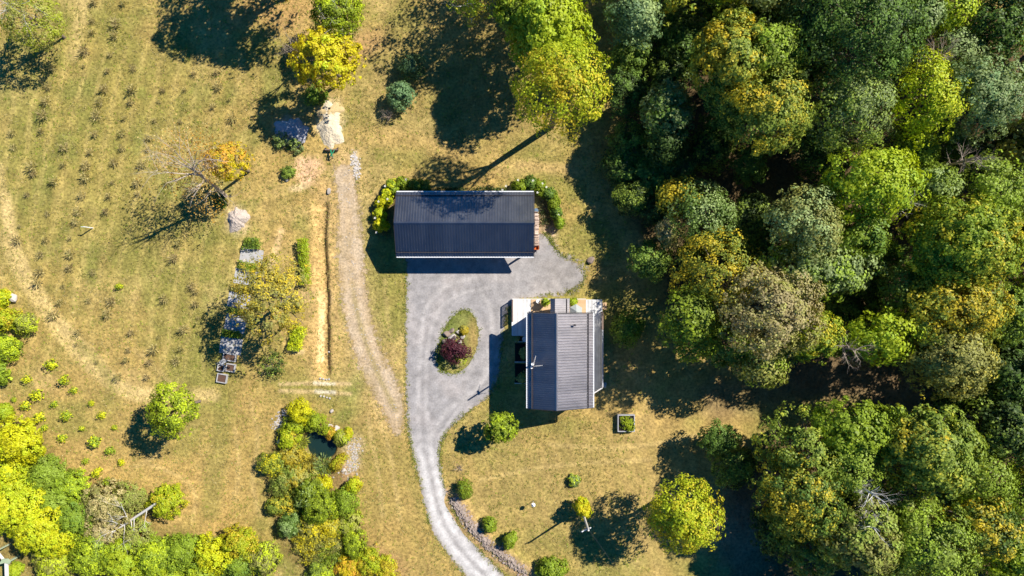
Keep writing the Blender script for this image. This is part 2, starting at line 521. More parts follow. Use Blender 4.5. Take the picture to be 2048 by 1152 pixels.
    # beds and worn places
    c = mix(c, (.24, .17, .13), blob(px, py, 1095, 440, 26, 60, 0, .5, 39) * .8)
    c = mix(c, (.42, .32, .24), blob(px, py, 1095, 475, 22, 26, 0, .7, 40) * .8)
    c = mix(c, LITTER, blob(px, py, 775, 430, 30, 60, 0, .5, 41) * .6)
    c = mix(c, (.36, .23, .15), blob(px, py, 690, 955, 34, 40, 25, .7, 42) * .8)
    c = mix(c, (.46, .36, .28), blob(px, py, 705, 905, 24, 40, 10, .7, 43) * .7)
    c = mix(c, (.32, .20, .12), blob(px, py, 770, 1120, 60, 26, 30, .7, 44) * .7)
    c = mix(c, (.42, .28, .17), stroke(px, py, [(893, 985), (925, 1050), (975, 1105), (1040, 1150)], 11, .9, 45) * .8)
    c = mix(c, (.30, .21, .15), stroke(px, py, [(912, 1000), (945, 1052), (1000, 1105), (1060, 1145)], 12, .9, 46) * .8)
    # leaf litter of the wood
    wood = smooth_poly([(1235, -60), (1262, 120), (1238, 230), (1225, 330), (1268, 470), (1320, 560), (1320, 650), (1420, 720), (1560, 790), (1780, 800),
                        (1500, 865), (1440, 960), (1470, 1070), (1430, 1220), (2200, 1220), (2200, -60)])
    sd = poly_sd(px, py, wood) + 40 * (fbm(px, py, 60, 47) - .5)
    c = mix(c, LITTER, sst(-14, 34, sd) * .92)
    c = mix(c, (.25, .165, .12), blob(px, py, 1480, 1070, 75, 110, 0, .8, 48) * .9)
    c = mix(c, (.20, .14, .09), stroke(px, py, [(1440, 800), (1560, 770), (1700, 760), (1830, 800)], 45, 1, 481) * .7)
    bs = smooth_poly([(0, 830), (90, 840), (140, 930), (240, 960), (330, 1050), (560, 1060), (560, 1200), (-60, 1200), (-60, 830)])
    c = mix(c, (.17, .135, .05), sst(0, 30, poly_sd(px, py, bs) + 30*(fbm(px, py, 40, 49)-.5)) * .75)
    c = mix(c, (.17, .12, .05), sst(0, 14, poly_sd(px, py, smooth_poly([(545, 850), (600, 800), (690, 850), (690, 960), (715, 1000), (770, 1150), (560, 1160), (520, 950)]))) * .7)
    c = mix(c, (.03, .04, .025), sst(-4, 3, poly_sd(px, py, POND)))
    c = c * (.72 + .50 * n3[..., None]) * np.array((1.26, 1.20, .97))
    return c

def ground_z(px, py):
    z = .10 * (fbm(px, py, 40, 60) - .5) * 0
    d = DITCH
    ys = np.array([q[1] for q in d], float); xs = np.array([q[0] for q in d], float)
    xc = np.interp(py, ys, xs)
    u = px - xc
    u = u + 5*(fbm(px, py, 30, 61)-.5)
    prof = np.where(u < 0, sst(-30, -1, u), 1 - sst(0, 8, u))
    z = z - .55 * prof * sst(388, 420, py) * sst(760, 735, py)
    
    z = z - 1.0 * sst(-5, 5, poly_sd(px, py, POND))
    # low earth bank above the lane
    b = line_d(px, py, [(915, 1000), (948, 1052), (1003, 1103), (1062, 1142)])
    z = z + .45 * np.exp(-(b/13)**2)
    return z

xs = np.concatenate(([-600, -350, -200, -120, -85], np.arange(-68, 68.01, .2), [85, 120, 200, 350, 600]))
ys = np.concatenate(([-600, -350, -200, -100, -60], np.arange(-40, 40.01, .2), [60, 100, 200, 350, 600]))
GX, GY = np.meshgrid(xs, ys)
gpx, gpy = GX / S + 1024, 576 - GY / S
gz = ground_z(gpx, gpy)
V = np.stack([GX, GY, gz], -1).reshape(-1, 3)
nx, ny = len(xs), len(ys)
ii = (np.arange(ny-1)[:, None] * nx + np.arange(nx-1)[None, :]).ravel()
F = np.stack([ii, ii+1, ii+1+nx, ii+nx], -1)
gc = np.concatenate([ground_rgb(gpx, gpy), np.ones(gpx.shape + (1,))], -1).reshape(-1, 4)
me = np_mesh("ground", V, F, {"Col": ('POINT', gc)}, smooth=True)
me.materials.append(M['ground'])
tag(link(bpy.data.objects.new("ground", me)), None, None, kind="structure")

def sheet(name, poly, z, mat, rgb, feather=6, cell=.2, kind="structure", label=None, cat=None, soft=None):
    """a thin ragged-edged sheet lying on the ground, outline in photo pixels"""
    p = np.array(poly, float)
    x0, x1 = (p[:, 0].min() - feather - 1024)*S, (p[:, 0].max() + feather - 1024)*S
    y0, y1 = (576 - p[:, 1].max() - feather)*S, (576 - p[:, 1].min() + feather)*S
    X, Y = np.meshgrid(np.arange(x0, x1 + cell, cell), np.arange(y0, y1 + cell, cell))
    px, py = X/S + 1024, 576 - Y/S
    sd = poly_sd(px, py, poly)
    al = np.clip(.5 + sd / (2*(feather if soft is None else soft(px, py))), 0, 1)
    c = np.concatenate([rgb(px, py, sd), al[..., None]], -1)
    ny_, nx_ = X.shape
    ii = (np.arange(ny_-1)[:, None]*nx_ + np.arange(nx_-1)[None, :]).ravel()
    F = np.stack([ii, ii+1, ii+1+nx_, ii+nx_], -1)
    keep = (al.ravel()[F] > 0.02).any(1)
    F = F[keep]
    used = np.unique(F); rm = np.zeros(X.size, int); rm[used] = np.arange(len(used))
    V = np.stack([X, Y, np.full(X.shape, z)], -1).reshape(-1, 3)[used]
    me = np_mesh(name, V, rm[F], {"Col": ('POINT', c.reshape(-1, 4)[used])}, smooth=True)
    me.materials.append(mat)
    return tag(link(bpy.data.objects.new(name, me)), label, cat, kind=kind)

# gravel driveway
DRIVE = smooth_poly([(813, 480), (813, 560), (811, 640), (812, 720), (813, 800), (816, 860), (826, 910), (840, 960), (848, 1010), (862, 1055), (888, 1100), (930, 1150), (990, 1215), (1080, 1290), (1180, 1350), (1215, 1300), (1110, 1240), (1045, 1185), (990, 1132), (945, 1083), (912, 1035), (892, 985), (881, 935), (879, 895), (893, 862), (925, 832), (962, 806), (990, 780), (1000, 720), (1008, 650),
                     (1022, 598), (1070, 594), (1130, 588), (1165, 572), (1172, 545), (1155, 522), (1120, 508), (1106, 490), (1095, 466), (1074, 470), (1068, 480), (940, 470)], 2)

def drive_rgb(px, py, sd):
    n = fbm(px, py, 60, 70); n2 = fbm(px, py, 9, 71, 3)
    c = np.ones(px.shape + (3,)) * np.array((.345, .322, .312))
    c = mix(c, (.43, .385, .36), sst(.45, .75, n) * .7)
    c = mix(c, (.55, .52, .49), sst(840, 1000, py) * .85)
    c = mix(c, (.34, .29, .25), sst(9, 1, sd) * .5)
    mid = smooth_poly([(850, 900), (864, 960), (874, 1010), (893, 1060), (925, 1105), (975, 1155)], 2, False)
    d = line_d(px, py, mid)
    lane = sst(860, 930, py)
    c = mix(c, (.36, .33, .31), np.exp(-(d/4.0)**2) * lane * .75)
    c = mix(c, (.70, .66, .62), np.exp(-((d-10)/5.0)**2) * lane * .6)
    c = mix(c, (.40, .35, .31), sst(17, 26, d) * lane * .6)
    for pts, w in (([(838, 900), (836, 800), (840, 700), (846, 620), (880, 575), (950, 555)], 5), ([(862, 900), (850, 800), (853, 700), (868, 630), (905, 590), (980, 575)], 4),
                   ([(858, 880), (900, 812), (960, 775), (985, 700), (985, 620), (960, 580)], 5), ([(880, 870), (930, 800), (975, 755), (1000, 690)], 4)):
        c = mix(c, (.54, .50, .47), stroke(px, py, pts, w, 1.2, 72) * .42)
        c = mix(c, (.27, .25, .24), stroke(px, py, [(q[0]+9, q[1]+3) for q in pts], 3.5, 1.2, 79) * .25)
    c = mix(c, (.27, .23, .19), blob(px, py, 1120, 545, 60, 40, 0, .9, 73) * .4)
    c = mix(c, (.26, .25, .25), blob(px, py, 840, 540, 16, 12, 0, .8, 74) * .5)
    c = mix(c, (.24, .22, .21), sst(.60, .80, fbm(px, py, 34, 78)) * .35)
    return c * (.70 + .60*n2[..., None])

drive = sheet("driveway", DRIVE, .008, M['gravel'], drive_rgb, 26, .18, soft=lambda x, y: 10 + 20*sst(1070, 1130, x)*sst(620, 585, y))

TRACK = smooth_poly([(664, 330), (680, 400), (674, 480), (678, 570), (694, 655), (711, 715), (737, 770), (762, 812), (776, 845), (790, 872), (806, 866), (808, 800), (786, 746), (758, 695), (742, 638), (732, 580), (727, 500), (718, 410), (704, 326)], 2)

def track_rgb(px, py, sd):
    n = fbm(px, py, 20, 75)
    c = np.ones(px.shape + (3,)) * np.array((.50, .365, .215))
    c = mix(c, (.52, .405, .275), sst(.4, .7, n) * .8)
    c = mix(c, TAN, sst(.5, .75, fbm(px, py, 30, 76)) * .45)
    mid = line_d(px, py, smooth_poly([(690, 330), (700, 480), (705, 580), (722, 660), (752, 740), (790, 820)], 2, False))
    c = mix(c, (.36, .28, .12), np.exp(-(mid/5)**2) * sst(540, 620, py) * .85)
    c = mix(c, (.58, .44, .29), np.exp(-((mid-11)/5)**2) * .5)
    return c * (.8 + .4*fbm(px, py, 8, 77, 3)[..., None])

sheet("gravel_track", TRACK, .004, M['track'], track_rgb, 24, .2)

ISLAND = smooth_poly([(928, 616), (948, 630), (957, 655), (956, 690), (944, 722), (922, 744), (898, 748), (880, 738), (874, 718), (877, 690), (886, 662), (903, 634)], 2)

def island_rgb(px, py, sd):
    c = np.ones(px.shape + (3,)) * np.array((.22, .225, .06))
    c = mix(c, LUSH, blob(px, py, 895, 670, 18, 60, 15, 1, 80) * .6)
    c = mix(c, (.42, .28, .10), blob(px, py, 948, 675, 14, 45, 0, 1, 81) * .8)
    c = mix(c, (.36, .27, .09), blob(px, py, 915, 735, 40, 16, -20, 1, 82) * .6)
    return c * (.75 + .5*fbm(px, py, 8, 83, 3)[..., None])

sheet("grass_island", ISLAND, .012, M['turf'], island_rgb, 4, .15)

# pond water
pw = [(x, y) for x, y in POND]
cx = sum(q[0] for q in pw)/len(pw); cy = sum(q[1] for q in pw)/len(pw)
wv = [P(cx + (x-cx)*1.12, cy + (y-cy)*1.12) for x, y in pw]
me = bpy.data.meshes.new("pond_water")
me.from_pydata([(q.x, q.y, -.32) for q in wv], [], [list(reversed(range(len(wv))))])
me.materials.append(M['water'])
o = link(bpy.data.objects.new("pond_water", me)); o["kind"] = "structure"

# ------------------------------------------------------------------ buildings
def rib_slope(name, r0, r1, e0, e1, pitch, h, mat, parent, th=.05, q=(.58, .68, .90)):
    """ribbed metal slope: r0-r1 along the ridge, e0-e1 along the eave"""
    r0, r1, e0, e1 = map(Vector, (r0, r1, e0, e1))
    L = (r1 - r0).length
    nrm = (r1 - r0).cross(e0 - r0).normalized()
    if nrm.z < 0: nrm = -nrm
    prof = [(0, 0)]
    n = max(2, int(L / pitch)); s = L / n
    for i in range(n):
        prof += [(i*s + q[0]*s, 0), (i*s + q[1]*s, h), (i*s + q[2]*s, h), (i*s + s, 0)]
    vs, fs = [], []
    for d, o in prof:
        t = d / L
        vs += [r0.lerp(r1, t) + nrm*o, e0.lerp(e1, t) + nrm*o]
    k = len(prof)
    for i in range(k-1):
        fs.append((2*i, 2*i+1, 2*i+3, 2*i+2))
    b = len(vs)
    vs += [r0 - nrm*th, e0 - nrm*th, e1 - nrm*th, r1 - nrm*th]
    fs += [(b, b+3, b+2, b+1), (0, b, b+1, 1), (2*k-2, 2*k-1, b+2, b+3), (1, b+1, b+2, 2*k-1)]
    m = MB(3); m.add(vs, fs, .5)
    rp = random.Random(int(L*100) + int(nrm.x*50))
    pt = [rp.random() for _ in range(n//3 + 2)]
    for i in range(k-1):
        m.t[i] = pt[i//12]
    return m.build(name, mat, parent)

def wall_body(name, x0, x1, y0, y1, z_lo, gable, mat, parent, axis):
    """closed body with gable; gable=(ridge coord, ridge z, z at low side, z at high side); axis of the ridge"""
    m = MB(4); rc, rz, za, zb = gable
    if axis == 'y':
        prof = [(x0, z_lo), (x1, z_lo), (x1, zb), (rc, rz), (x0, za)]
        A = [(x, y0, z) for x, z in prof]; B = [(x, y1, z) for x, z in prof]
    else:
        prof = [(y0, z_lo), (y1, z_lo), (y1, zb), (rc, rz), (y0, za)]
        A = [(x0, y, z) for y, z in prof]; B = [(x1, y, z) for y, z in prof]
    n = len(prof)
    fs = [tuple(range(n)), tuple(reversed(range(n, 2*n)))] + [(i, n+i, n+(i+1) % n, (i+1) % n) for i in range(n)]
    m.add(A + B, fs, .4)
    return m.build(name, mat, parent)

def window(parent, p, q, nrm, wall_name="window"):
    """window on a wall: p,q opposite corners, nrm outward axis"""
    p, q, nrm = Vector(p), Vector(q), Vector(nrm)
    m = MB(5)
    ax = 'x' if abs(nrm.x) > .5 else 'y'
    lo = Vector([min(a, b) for a, b in zip(p, q)]); hi = Vector([max(a, b) for a, b in zip(p, q)])
    def bx(mb, a0, a1, z0, z1, d0, d1):
        if ax == 'x':
            X = sorted((p.x + nrm.x*d0, p.x + nrm.x*d1)); mb.box((X[0], a0, z0), (X[1], a1, z1))
        else:
            Y = sorted((p.y + nrm.y*d0, p.y + nrm.y*d1)); mb.box((a0, Y[0], z0), (a1, Y[1], z1))
    a0, a1 = (lo.y, hi.y) if ax == 'x' else (lo.x, hi.x)
    t = .08
    bx(m, a0, a1, lo.z, lo.z+t, .003, .06); bx(m, a0, a1, hi.z-t, hi.z, .003, .06)
    bx(m, a0, a0+t, lo.z+t, hi.z-t, .003, .06); bx(m, a1-t, a1, lo.z+t, hi.z-t, .003, .06)
    w = m.build("window", M['white'], parent)
    g = MB(6); bx(g, a0+t, a1-t, lo.z+t, hi.z-t, .003, .03)
    g.build("pane", M['glass'], w)

# ---- the house
HR, RX, LXp, RXp = 6.5, 1113, 1055, 1186
pitch = .45
rx = P(RX, 0, HR).x
hl = HR; hr = HR
for _ in range(8):
    lx = P(LXp, 0, hl).x; hl = HR - pitch*(rx - lx)
    ex = P(RXp, 0, hr).x; hr = HR - pitch*(ex - rx)
yn, ysn = P(0, 627, HR).y, P(0, 821, HR).y
house = thing("house", "one storey house with ribbed dark metal gable roof inside the driveway loop", "house", (rx, (yn+ysn)/2, 0))
def hp(x, y, z): return (x - rx, y - (yn+ysn)/2, z)
wx0, wx1, wy0, wy1 = lx + .35, ex - .35, ysn + .35, yn - .35
wall = wall_body("wall", wx0-rx, wx1-rx, wy0-(yn+ysn)/2, wy1-(yn+ysn)/2, 0,
                 (0, HR-.12, HR-.12-pitch*(rx-wx0), HR-.12-pitch*(wx1-rx)), M['siding'], house, 'y')
roofl = rib_slope("roof_slope", hp(rx, ysn, HR), hp(rx, yn, HR), hp(lx, ysn, hl), hp(lx, yn, hl), .235, .028, M['roof'], house)
roofr = rib_slope("roof_slope", hp(rx, ysn, HR), hp(rx, yn, HR), hp(ex, ysn, hr), hp(ex, yn, hr), .30, .075, M['roof'], house, q=(.40, .62, .78))
m = MB(7); m.add([hp(rx-.16, ysn-.02, HR-.03), hp(rx, ysn-.02, HR+.07), hp(rx+.16, ysn-.02, HR-.03), hp(rx-.16, yn+.02, HR-.03), hp(rx, yn+.02, HR+.07), hp(rx+.16, yn+.02, HR-.03)],
                 [(0,1,4,3),(1,2,5,4),(0,2,1),(3,4,5)], .5)
m.build("ridge_cap", M['roof'], house)
for X, Z, s in ((lx, hl, -1), (ex, hr, 1)):
    m = MB(8); a = X + s*.01
    m.box(hp(min(a, a+s*.13), ysn, Z-.17), hp(max(a, a+s*.13), yn, Z-.03)); m.build("gutter", M['gutter'], house)
for xx in (lx + .47, ex - .55):
    zz = HR - pitch*abs(xx - rx)
    m = MB(9)
    c = Vector(hp(xx, 0, zz)); sgn = 1 if xx > rx else -1
    rot = Matrix.Rotation(sgn*math.atan(pitch), 3, 'Y')
    m.box((c.x-.035, ysn-(yn+ysn)/2+.05, zz+.05), (c.x+.035, yn-(yn+ysn)/2-.05, zz+.17), .5)
    m.build("snow_guard", M['trim_dark'], house)
for sy in (ysn, yn):
    o_ = -.06 if sy == ysn else .06
    m = MB(10)
    for X, Z in ((lx, hl), (ex, hr)):
        m.bar(hp(rx, sy+o_, HR-.13), hp(X, sy+o_, Z-.13), .05, .2, .4)
    m.build("fascia", M['trim_dark'], house)
c = P(1150, 650, 6.0)
m = MB(11); m.lathe(hp(c.x, c.y, HR - pitch*(c.x-rx) - .1), [(.09, 0), (.09, .62), (.13, .63), (.13, .70), (.02, .74)], 12)
m.build("vent_pipe", M['trim_dark'], house)
# windows and door
ym = (yn+ysn)/2
for y in (-6.2, -9.6, -12.0):
    window(house, hp(wx0, y-.6, 1.3), hp(wx0, y+.6, 2.6), (-1, 0, 0))
    window(house, hp(wx1, y-.6, 1.3), hp(wx1, y+.6, 2.6), (1, 0, 0))
window(house, hp(3.6, wy0, 1.2), hp(5.0, wy0, 2.6), (0, -1, 0))
window(house, hp(6.3, wy0, 1.2), hp(7.7, wy0, 2.6), (0, -1, 0))
window(house, hp(2.9, wy1, 1.4), hp(4.2, wy1, 2.6), (0, 1, 0))
m = MB(12); m.box(hp(5.6, wy1+.003, .5), hp(6.55, wy1+.06, 2.55)); d = m.build("door", M['door'], house)
m = MB(13); m.tube([hp(6.42, wy1+.06, 1.5), hp(6.42, wy1+.13, 1.5)], .03); m.build("handle", M['grey'], d)
# porch roof over the door
pz = 3.6
pr = P(1110, 0, pz).x; pl = P(1101, 0, pz-.35).x; pe = P(1139, 0, pz-.75).x
pn = P(0, 597, pz).y
ps = wy1 + .02
plz, pez = pz - .6*(pr-pl), pz - .42*(pe-pr)
rib_slope("porch_roof", hp(pr, ps, pz), hp(pr, pn, pz), hp(pl, ps, plz), hp(pl, pn, plz), .235, .03, M['roof'], house)
rib_slope("porch_roof", hp(pr, ps, pz), hp(pr, pn, pz), hp(pe, ps, pez), hp(pe, pn, pez), .235, .03, M['roof'], house)
m = MB(14); xg = pe - .32; zg = pz - .42*(xg-pr)
m.box(hp(xg-.03, ps+.1, zg+.02), hp(xg+.03, pn-.05, zg+.14)); m.build("snow_guard", M['trim_dark'], house)
m = MB(15)
for X in (pl+.15, pe-.15):
    m2 = MB(16); zt = pz - (.6*(pr-X) if X < pr else .42*(X-pr)) - .08
    m2.box(hp(X-.06, pn-.25, .5), hp(X+.06, pn-.13, zt)); m2.build("porch_post", M['trim_dark'], house)

# ---- deck round the house
DZ = .5
def D(px, py): return P(px, py, DZ)
deck = thing("deck", "raised board deck wrapping three sides of the house, partly weathered pale", "deck", tuple(D(1112, 598))[:2] + (0,))
dO = deck.location.copy()
def dl(v, z): return (v.x - dO.x, v.y - dO.y, z)
def planks(name, x0, x1, y0, y1, along, mat, seed, cut=None, w=.14):
    m = MB(seed); g = .014
    if along == 'y':
        x = x0
        while x < x1 - .03:
            b = min(x + w, x1) - g; yy = y0 if cut is None else max(y0, cut(x))
            m.box((x - dO.x, yy - dO.y, DZ-.04), (b - dO.x, y1 - dO.y, DZ)); x += w
    else:
        y = y0
        while y < y1 - .03:
            m.box((x0 - dO.x, y - dO.y, DZ-.04), (x1 - dO.x, min(y+w, y1) - g - dO.y, DZ)); y += w
    return m.build(name, mat, deck)
xa, xb, xc_, xd = D(1024, 0).x, D(1062, 0).x, D(1172, 0).x, D(1204, 0).x
yt, yl = D(0, 598).y, D(0, 671).y
planks("weathered_boards", xa, xb, yl, yt, 'y', M['old_deck'], 20)
planks("fresh_boards", xb+.01, xc_-.01, wy1, yt, 'x', M['new_deck'], 21)
yr0, yr1 = D(0, 772).y, D(0, 792).y
xw = wx1
planks("weathered_boards", xc_, xd, wy1, yt - .1, 'y', M['old_deck'], 22)
planks("weathered_boards", xw + .02, xd, yr1, wy1 - .01, 'y', M['old_deck'], 23, cut=lambda x: yr1 + (yr0-yr1)*max(0, min(1, (x-xw)/(xd-xw))))
m = MB(24)
for a, b in (((xa, yl), (xa, yt)), ((xa, yt), (xc_, yt)), ((xc_, yt-.1), (xd, yt-.1)), ((xd, yt-.1), (xd, yr0)), ((xd, yr0), (xw, yr1)), ((xa, yl), (wx0, yl))):
    m.bar((a[0]-dO.x, a[1]-dO.y, .26), (b[0]-dO.x, b[1]-dO.y, .26), .06, .50, .8)
m.build("skirt_board", M['white'], deck)
def railing(pts, z0, z1, style, mat, name="railing"):
    r = MB(25)
    for (a, b) in zip(pts[:-1], pts[1:]):
        a, b = Vector((*a, 0)) - Vector((dO.x, dO.y, 0)), Vector((*b, 0)) - Vector((dO.x, dO.y, 0))
        L = (b-a).length; n = max(1, round(L/1.5)); d = (b-a)/L
        for i in range(n+1):
            q = a.lerp(b, i/n); r.box((q.x-.05, q.y-.05, z0), (q.x+.05, q.y+.05, z1))
        r.bar(a + Vector((0, 0, z1)), b + Vector((0, 0, z1)), .14, .05)
        r.bar(a + Vector((0, 0, z0+.12)), b + Vector((0, 0, z0+.12)), .05, .06)
        if style == 'lattice':
            k = int(L/.16); hh = z1 - z0 - .12
            for i in range(-int(hh/.16), k):
                for sgn in (1, -1):
                    t0, t1 = i*.16, i*.16 + hh
                    za, zb = (z0+.12, z1) if sgn > 0 else (z1, z0+.12)
                    f0, f1 = max(0, t0), min(L, t1)
                    if f1 <= f0: continue
                    q0 = a + d*f0 + Vector((0, 0, za + (zb-za)*(f0-t0)/(t1-t0))); q1 = a + d*f1 + Vector((0, 0, za + (zb-za)*(f1-t0)/(t1-t0)))
                    r.bar(q0, q1, .012, .045)
        elif style == 'board':
            k = int(L/.15)
            for i in range(k):
                q0 = a + d*(i+.05)*L/k; q1 = a + d*(i+.95)*L/k
                r.bar(q0 + Vector((0, 0, (z0+z1)/2)), q1 + Vector((0, 0, (z0+z1)/2)), .025, z1-z0-.1)
        elif style == 'picket':
            k = int(L/.12)
            for i in range(k):
                q = a + d*(i+.5)*L/k; r.box((q.x-.02, q.y-.02, z0+.12), (q.x+.02, q.y+.02, z1))
    return r.build(name, mat, deck)
yA = D(0, 642).y
railing([(xa+.07, yt-.1), (xa+.07, yA)], DZ, 1.62, 'lattice', M['lattice'], "lattice_railing")
railing([(xd-.07, D(0, 624).y), (xd-.07, D(0, 657).y)], DZ, 1.75, 'lattice', M['lattice'], "lattice_railing")
railing([(xd-.07, D(0, 657).y-.12), (xd-.07, yr0+.05)], DZ, 1.72, 'board', M['fence_board'], "privacy_rail")
railing([(xd-.09, yr0-.06), (xw+.15, yr1+.06)], DZ, 1.5, 'picket', M['rail'], "corner_railing")
m = MB(26)
a, b = D(1204, 605), D(1214, 619)
m.box((xd+.04-dO.x, b.y-dO.y, .02), (b.x-dO.x, a.y-dO.y, .18)); m.box((xd+.04-dO.x, b.y-dO.y, .183), (b.x-.3-dO.x, a.y-dO.y, .34))
m.build("step", M['new_deck'], deck)

# things on the deck
q = D(1076, 602)
t = thing("garden_chair", "small white garden chair on the tan deck boards left of the porch roof", "chair", (q.x, q.y, DZ), 2.2)
m = MB(30); m.lathe((0, 0, .40), [(.21, 0), (.23, .03), (.21, .05)], 12); m.build("seat", M['white'], t)
m = MB(31)
for k in range(7):
    g = math.pi*(.15 + .7*k/6); m.bar((.21*math.cos(g), .21*math.sin(g), .45), (.26*math.cos(g), .26*math.sin(g), .85), .03)
m.tube([(.26*math.cos(math.pi*(.1+.8*k/8)), .26*math.sin(math.pi*(.1+.8*k/8)), .86) for k in range(9)], .022)
m.build("backrest", M['white'], t)
for sx, sy in ((1, 1), (1, -1), (-1, 1), (-1, -1)):
    m = MB(32); m.bar((sx*.15, sy*.15, .40), (sx*.2, sy*.2, 0), .03); m.build("leg", M['white'], t)
q = P(1152, 622, 2.0)
t = thing("patio_parasol", "grey canvas patio parasol on the deck right of the porch roof", "parasol", (q.x, q.y, DZ))
m = MB(33); n = 6; R = .82; vs = [(0, 0, 1.95)] + [(R*math.cos(k*2*math.pi/n+.5), R*math.sin(k*2*math.pi/n+.5), 1.38) for k in range(n)] + [(0, 0, 1.90)]
m.add(vs, [(0, 1+k, 1+(k+1) % n) for k in range(n)], .6)
m.build("canopy", M['parasol'], t)
m = MB(34); m.tube([(0, 0, .06), (0, 0, 2.0)], .025); m.build("pole", M['grey'], t)
m = MB(35); m.lathe((0, 0, 0), [(.26, 0), (.26, .05), (.06, .09)], 12); m.build("base", M['trim_dark'], t)

# ---- aerial and dishes on the house roof
mx, my = P(1066, 733, 7.6).x, P(1066, 733, 7.6).y
mz = HR - pitch*(rx - mx)
t = thing("antenna", "thin metal aerial mast with two long arms on the dark left roof slope", "antenna", (mx, my, mz))
m = MB(40); m.tube([(0, 0, -.05), (0, 0, 3.4)], .09); m.build("mast", M['trim_dark'], t)
for (dx, dy) in ((.32, 1.15), (1.05, .10)):
    m = MB(41); m.bar((0, 0, 2.1), (dx, dy, 2.1), .03); L = math.hypot(dx, dy)
    for k in range(5):
        f = .35 + .15*k; w = .10 - .01*k; q = Vector((dx*f, dy*f, 2.12)); s = Vector((-dy/L, dx/L, 0))*w
        m.bar(q-s, q+s, .016)
    m.build("arm", M['pale_bark'], t)
for k, (dx, dy, dz) in enumerate(((-.02, .22, 1.95), (-.12, -.14, 1.75))):
    m = MB(42); m.lathe((dx, dy, dz), [(.03, 0), (.10, .01), (.17, .05), (.165, .06), (.09, .022), (.02, .015)], 14); m.build("dish", M['white'], t)

# ---- raised beds against the house's left wall
bx0, bx1 = P(1030, 0).x, wx0 - .05
for i, (ya, yb, lab) in enumerate(((673, 684, "narrow dark soil bed nearest the deck beside the house wall"),
                                   (686, 724.5, "dark soil bed with one round shrub, middle one along the house wall"),
                                   (727, 767, "dark soil bed farthest from the deck along the house wall"))):
    A, B = P(0, ya).y, P(0, yb).y
    t = thing("garden_bed", lab, "garden bed", ((bx0+bx1)/2, (A+B)/2, 0), 0, "soil beds along the house wall")
    hx, hy = (bx1-bx0)/2, (A-B)/2
    m = MB(43); m.box((-hx, -hy+.05, .0), (hx, hy-.05, .10)); m.build("soil", M['soil'], t)
    m = MB(44); m.box((-hx-.05, -hy, 0), (hx, -hy+.09, .24)); m.build("edging", M['white'] if i else M['rail'], t)
q = P(1050, 678, .9)
t = thing("satellite_dish", "white satellite dish on a short post beside the house wall", "dish", (q.x, q.y, 0))
m = MB(45); m.tube([(0, 0, 0), (0, 0, .9)], .03); m.build("post", M['grey'], t)
m = MB(46); m.lathe((0, 0, .85), [(.03, 0), (.2, .03), (.34, .11), (.33, .13), (.18, .06), (.02, .03)], 16); m.build("dish", M['white'], t)

# ---- the barn
BR = 4.9
by = P(0, 446, BR).y
bn, bs_ = P(0, 384, 3.2).y, P(0, 513, 3.2).y
bx0_, bx1_ = P(788, 0, BR).x, P(1068, 0, 4.0).x
bp = (BR - 3.2) / (bn - by)
bnz, bsz = BR - bp*(bn-by), BR - bp*(by-bs_)
bc = Vector(((bx0_+bx1_)/2, by, 0))
barn = thing("barn", "long barn with ribbed dark metal gable roof above the gravel yard", "barn", bc)
def bl(x, y, z): return (x - bc.x, y - bc.y, z)
wall_body("wall", bx0_+.3-bc.x, bx1_-.3-bc.x, bs_+2.4-bc.y, bn-.35-bc.y, 0,
          (0, BR-.14, BR-.14-bp*(by-bs_-2.4), BR-.14-bp*(bn-.35-by)), M['barn_wall'], barn, 'x')
rib_slope("roof_slope", bl(bx0_, by, BR), bl(bx1_, by, BR), bl(bx0_, bn, bnz), bl(bx1_, bn, bnz), .31, .03, M['barn_roof'], barn)
rib_slope("roof_slope", bl(bx0_, by, BR), bl(bx1_, by, BR), bl(bx0_, bs_, bsz), bl(bx1_, bs_, bsz), .31, .03, M['barn_roof'], barn)
m = MB(50); m.add([bl(bx0_-.02, by-.17, BR-.03), bl(bx0_-.02, by, BR+.06), bl(bx0_-.02, by+.17, BR-.03), bl(bx1_+.02, by-.17, BR-.03), bl(bx1_+.02, by, BR+.06), bl(bx1_+.02, by+.17, BR-.03)],
                  [(0,1,4,3),(1,2,5,4),(0,2,1),(3,4,5)], .6)
m.build("ridge_cap", M['barn_roof'], barn)
for Y, Z, s in ((bn, bnz, 1), (bs_, bsz, -1)):
    m = MB(51); a = Y + s*.01
    m.box(bl(bx0_, min(a, a+s*.12), Z-.16), bl(bx1_, max(a, a+s*.12), Z-.03)); m.build("gutter", M['gutter'], barn)
    yy = Y - s*.42; zz = BR - bp*abs(yy-by)
    m = MB(52); m.box(bl(bx0_+.05, yy-.03, zz+.035), bl(bx1_-.05, yy+.03, zz+.13)); m.build("snow_guard", M['trim_dark'], barn)
for X, o_ in ((bx0_, -.05), (bx1_, .05)):
    m = MB(53)
    for Y, Z in ((bn, bnz), (bs_, bsz)):
        m.bar(bl(X+o_, by, BR-.12), bl(X+o_, Y, Z-.12), .05, .18, .4)
    m.build("fascia", M['trim_dark'], barn)
for k in range(4):
    X = bx0_ + .5 + (bx1_ - bx0_ - 1.0)*k/3
    m = MB(54); m.box(bl(X-.09, bs_+.62, 0), bl(X+.09, bs_+.80, bsz+.12)); m.build("post", M['trim_dark'], barn)
for k in range(3):
    X = bx0_ + 1.6 + 4.8*k
    m = MB(55)
    for r in range(4): m.box(bl(X, bs_+2.33, .05+.58*r), bl(X+3.4, bs_+2.397, .05+.58*r+.565))
    d = m.build("garage_door", M['door'], barn)
    m = MB(56); m.box(bl(X+1.6, bs_+2.28, .5), bl(X+1.8, bs_+2.328, .56)); m.build("handle", M['grey'], d)

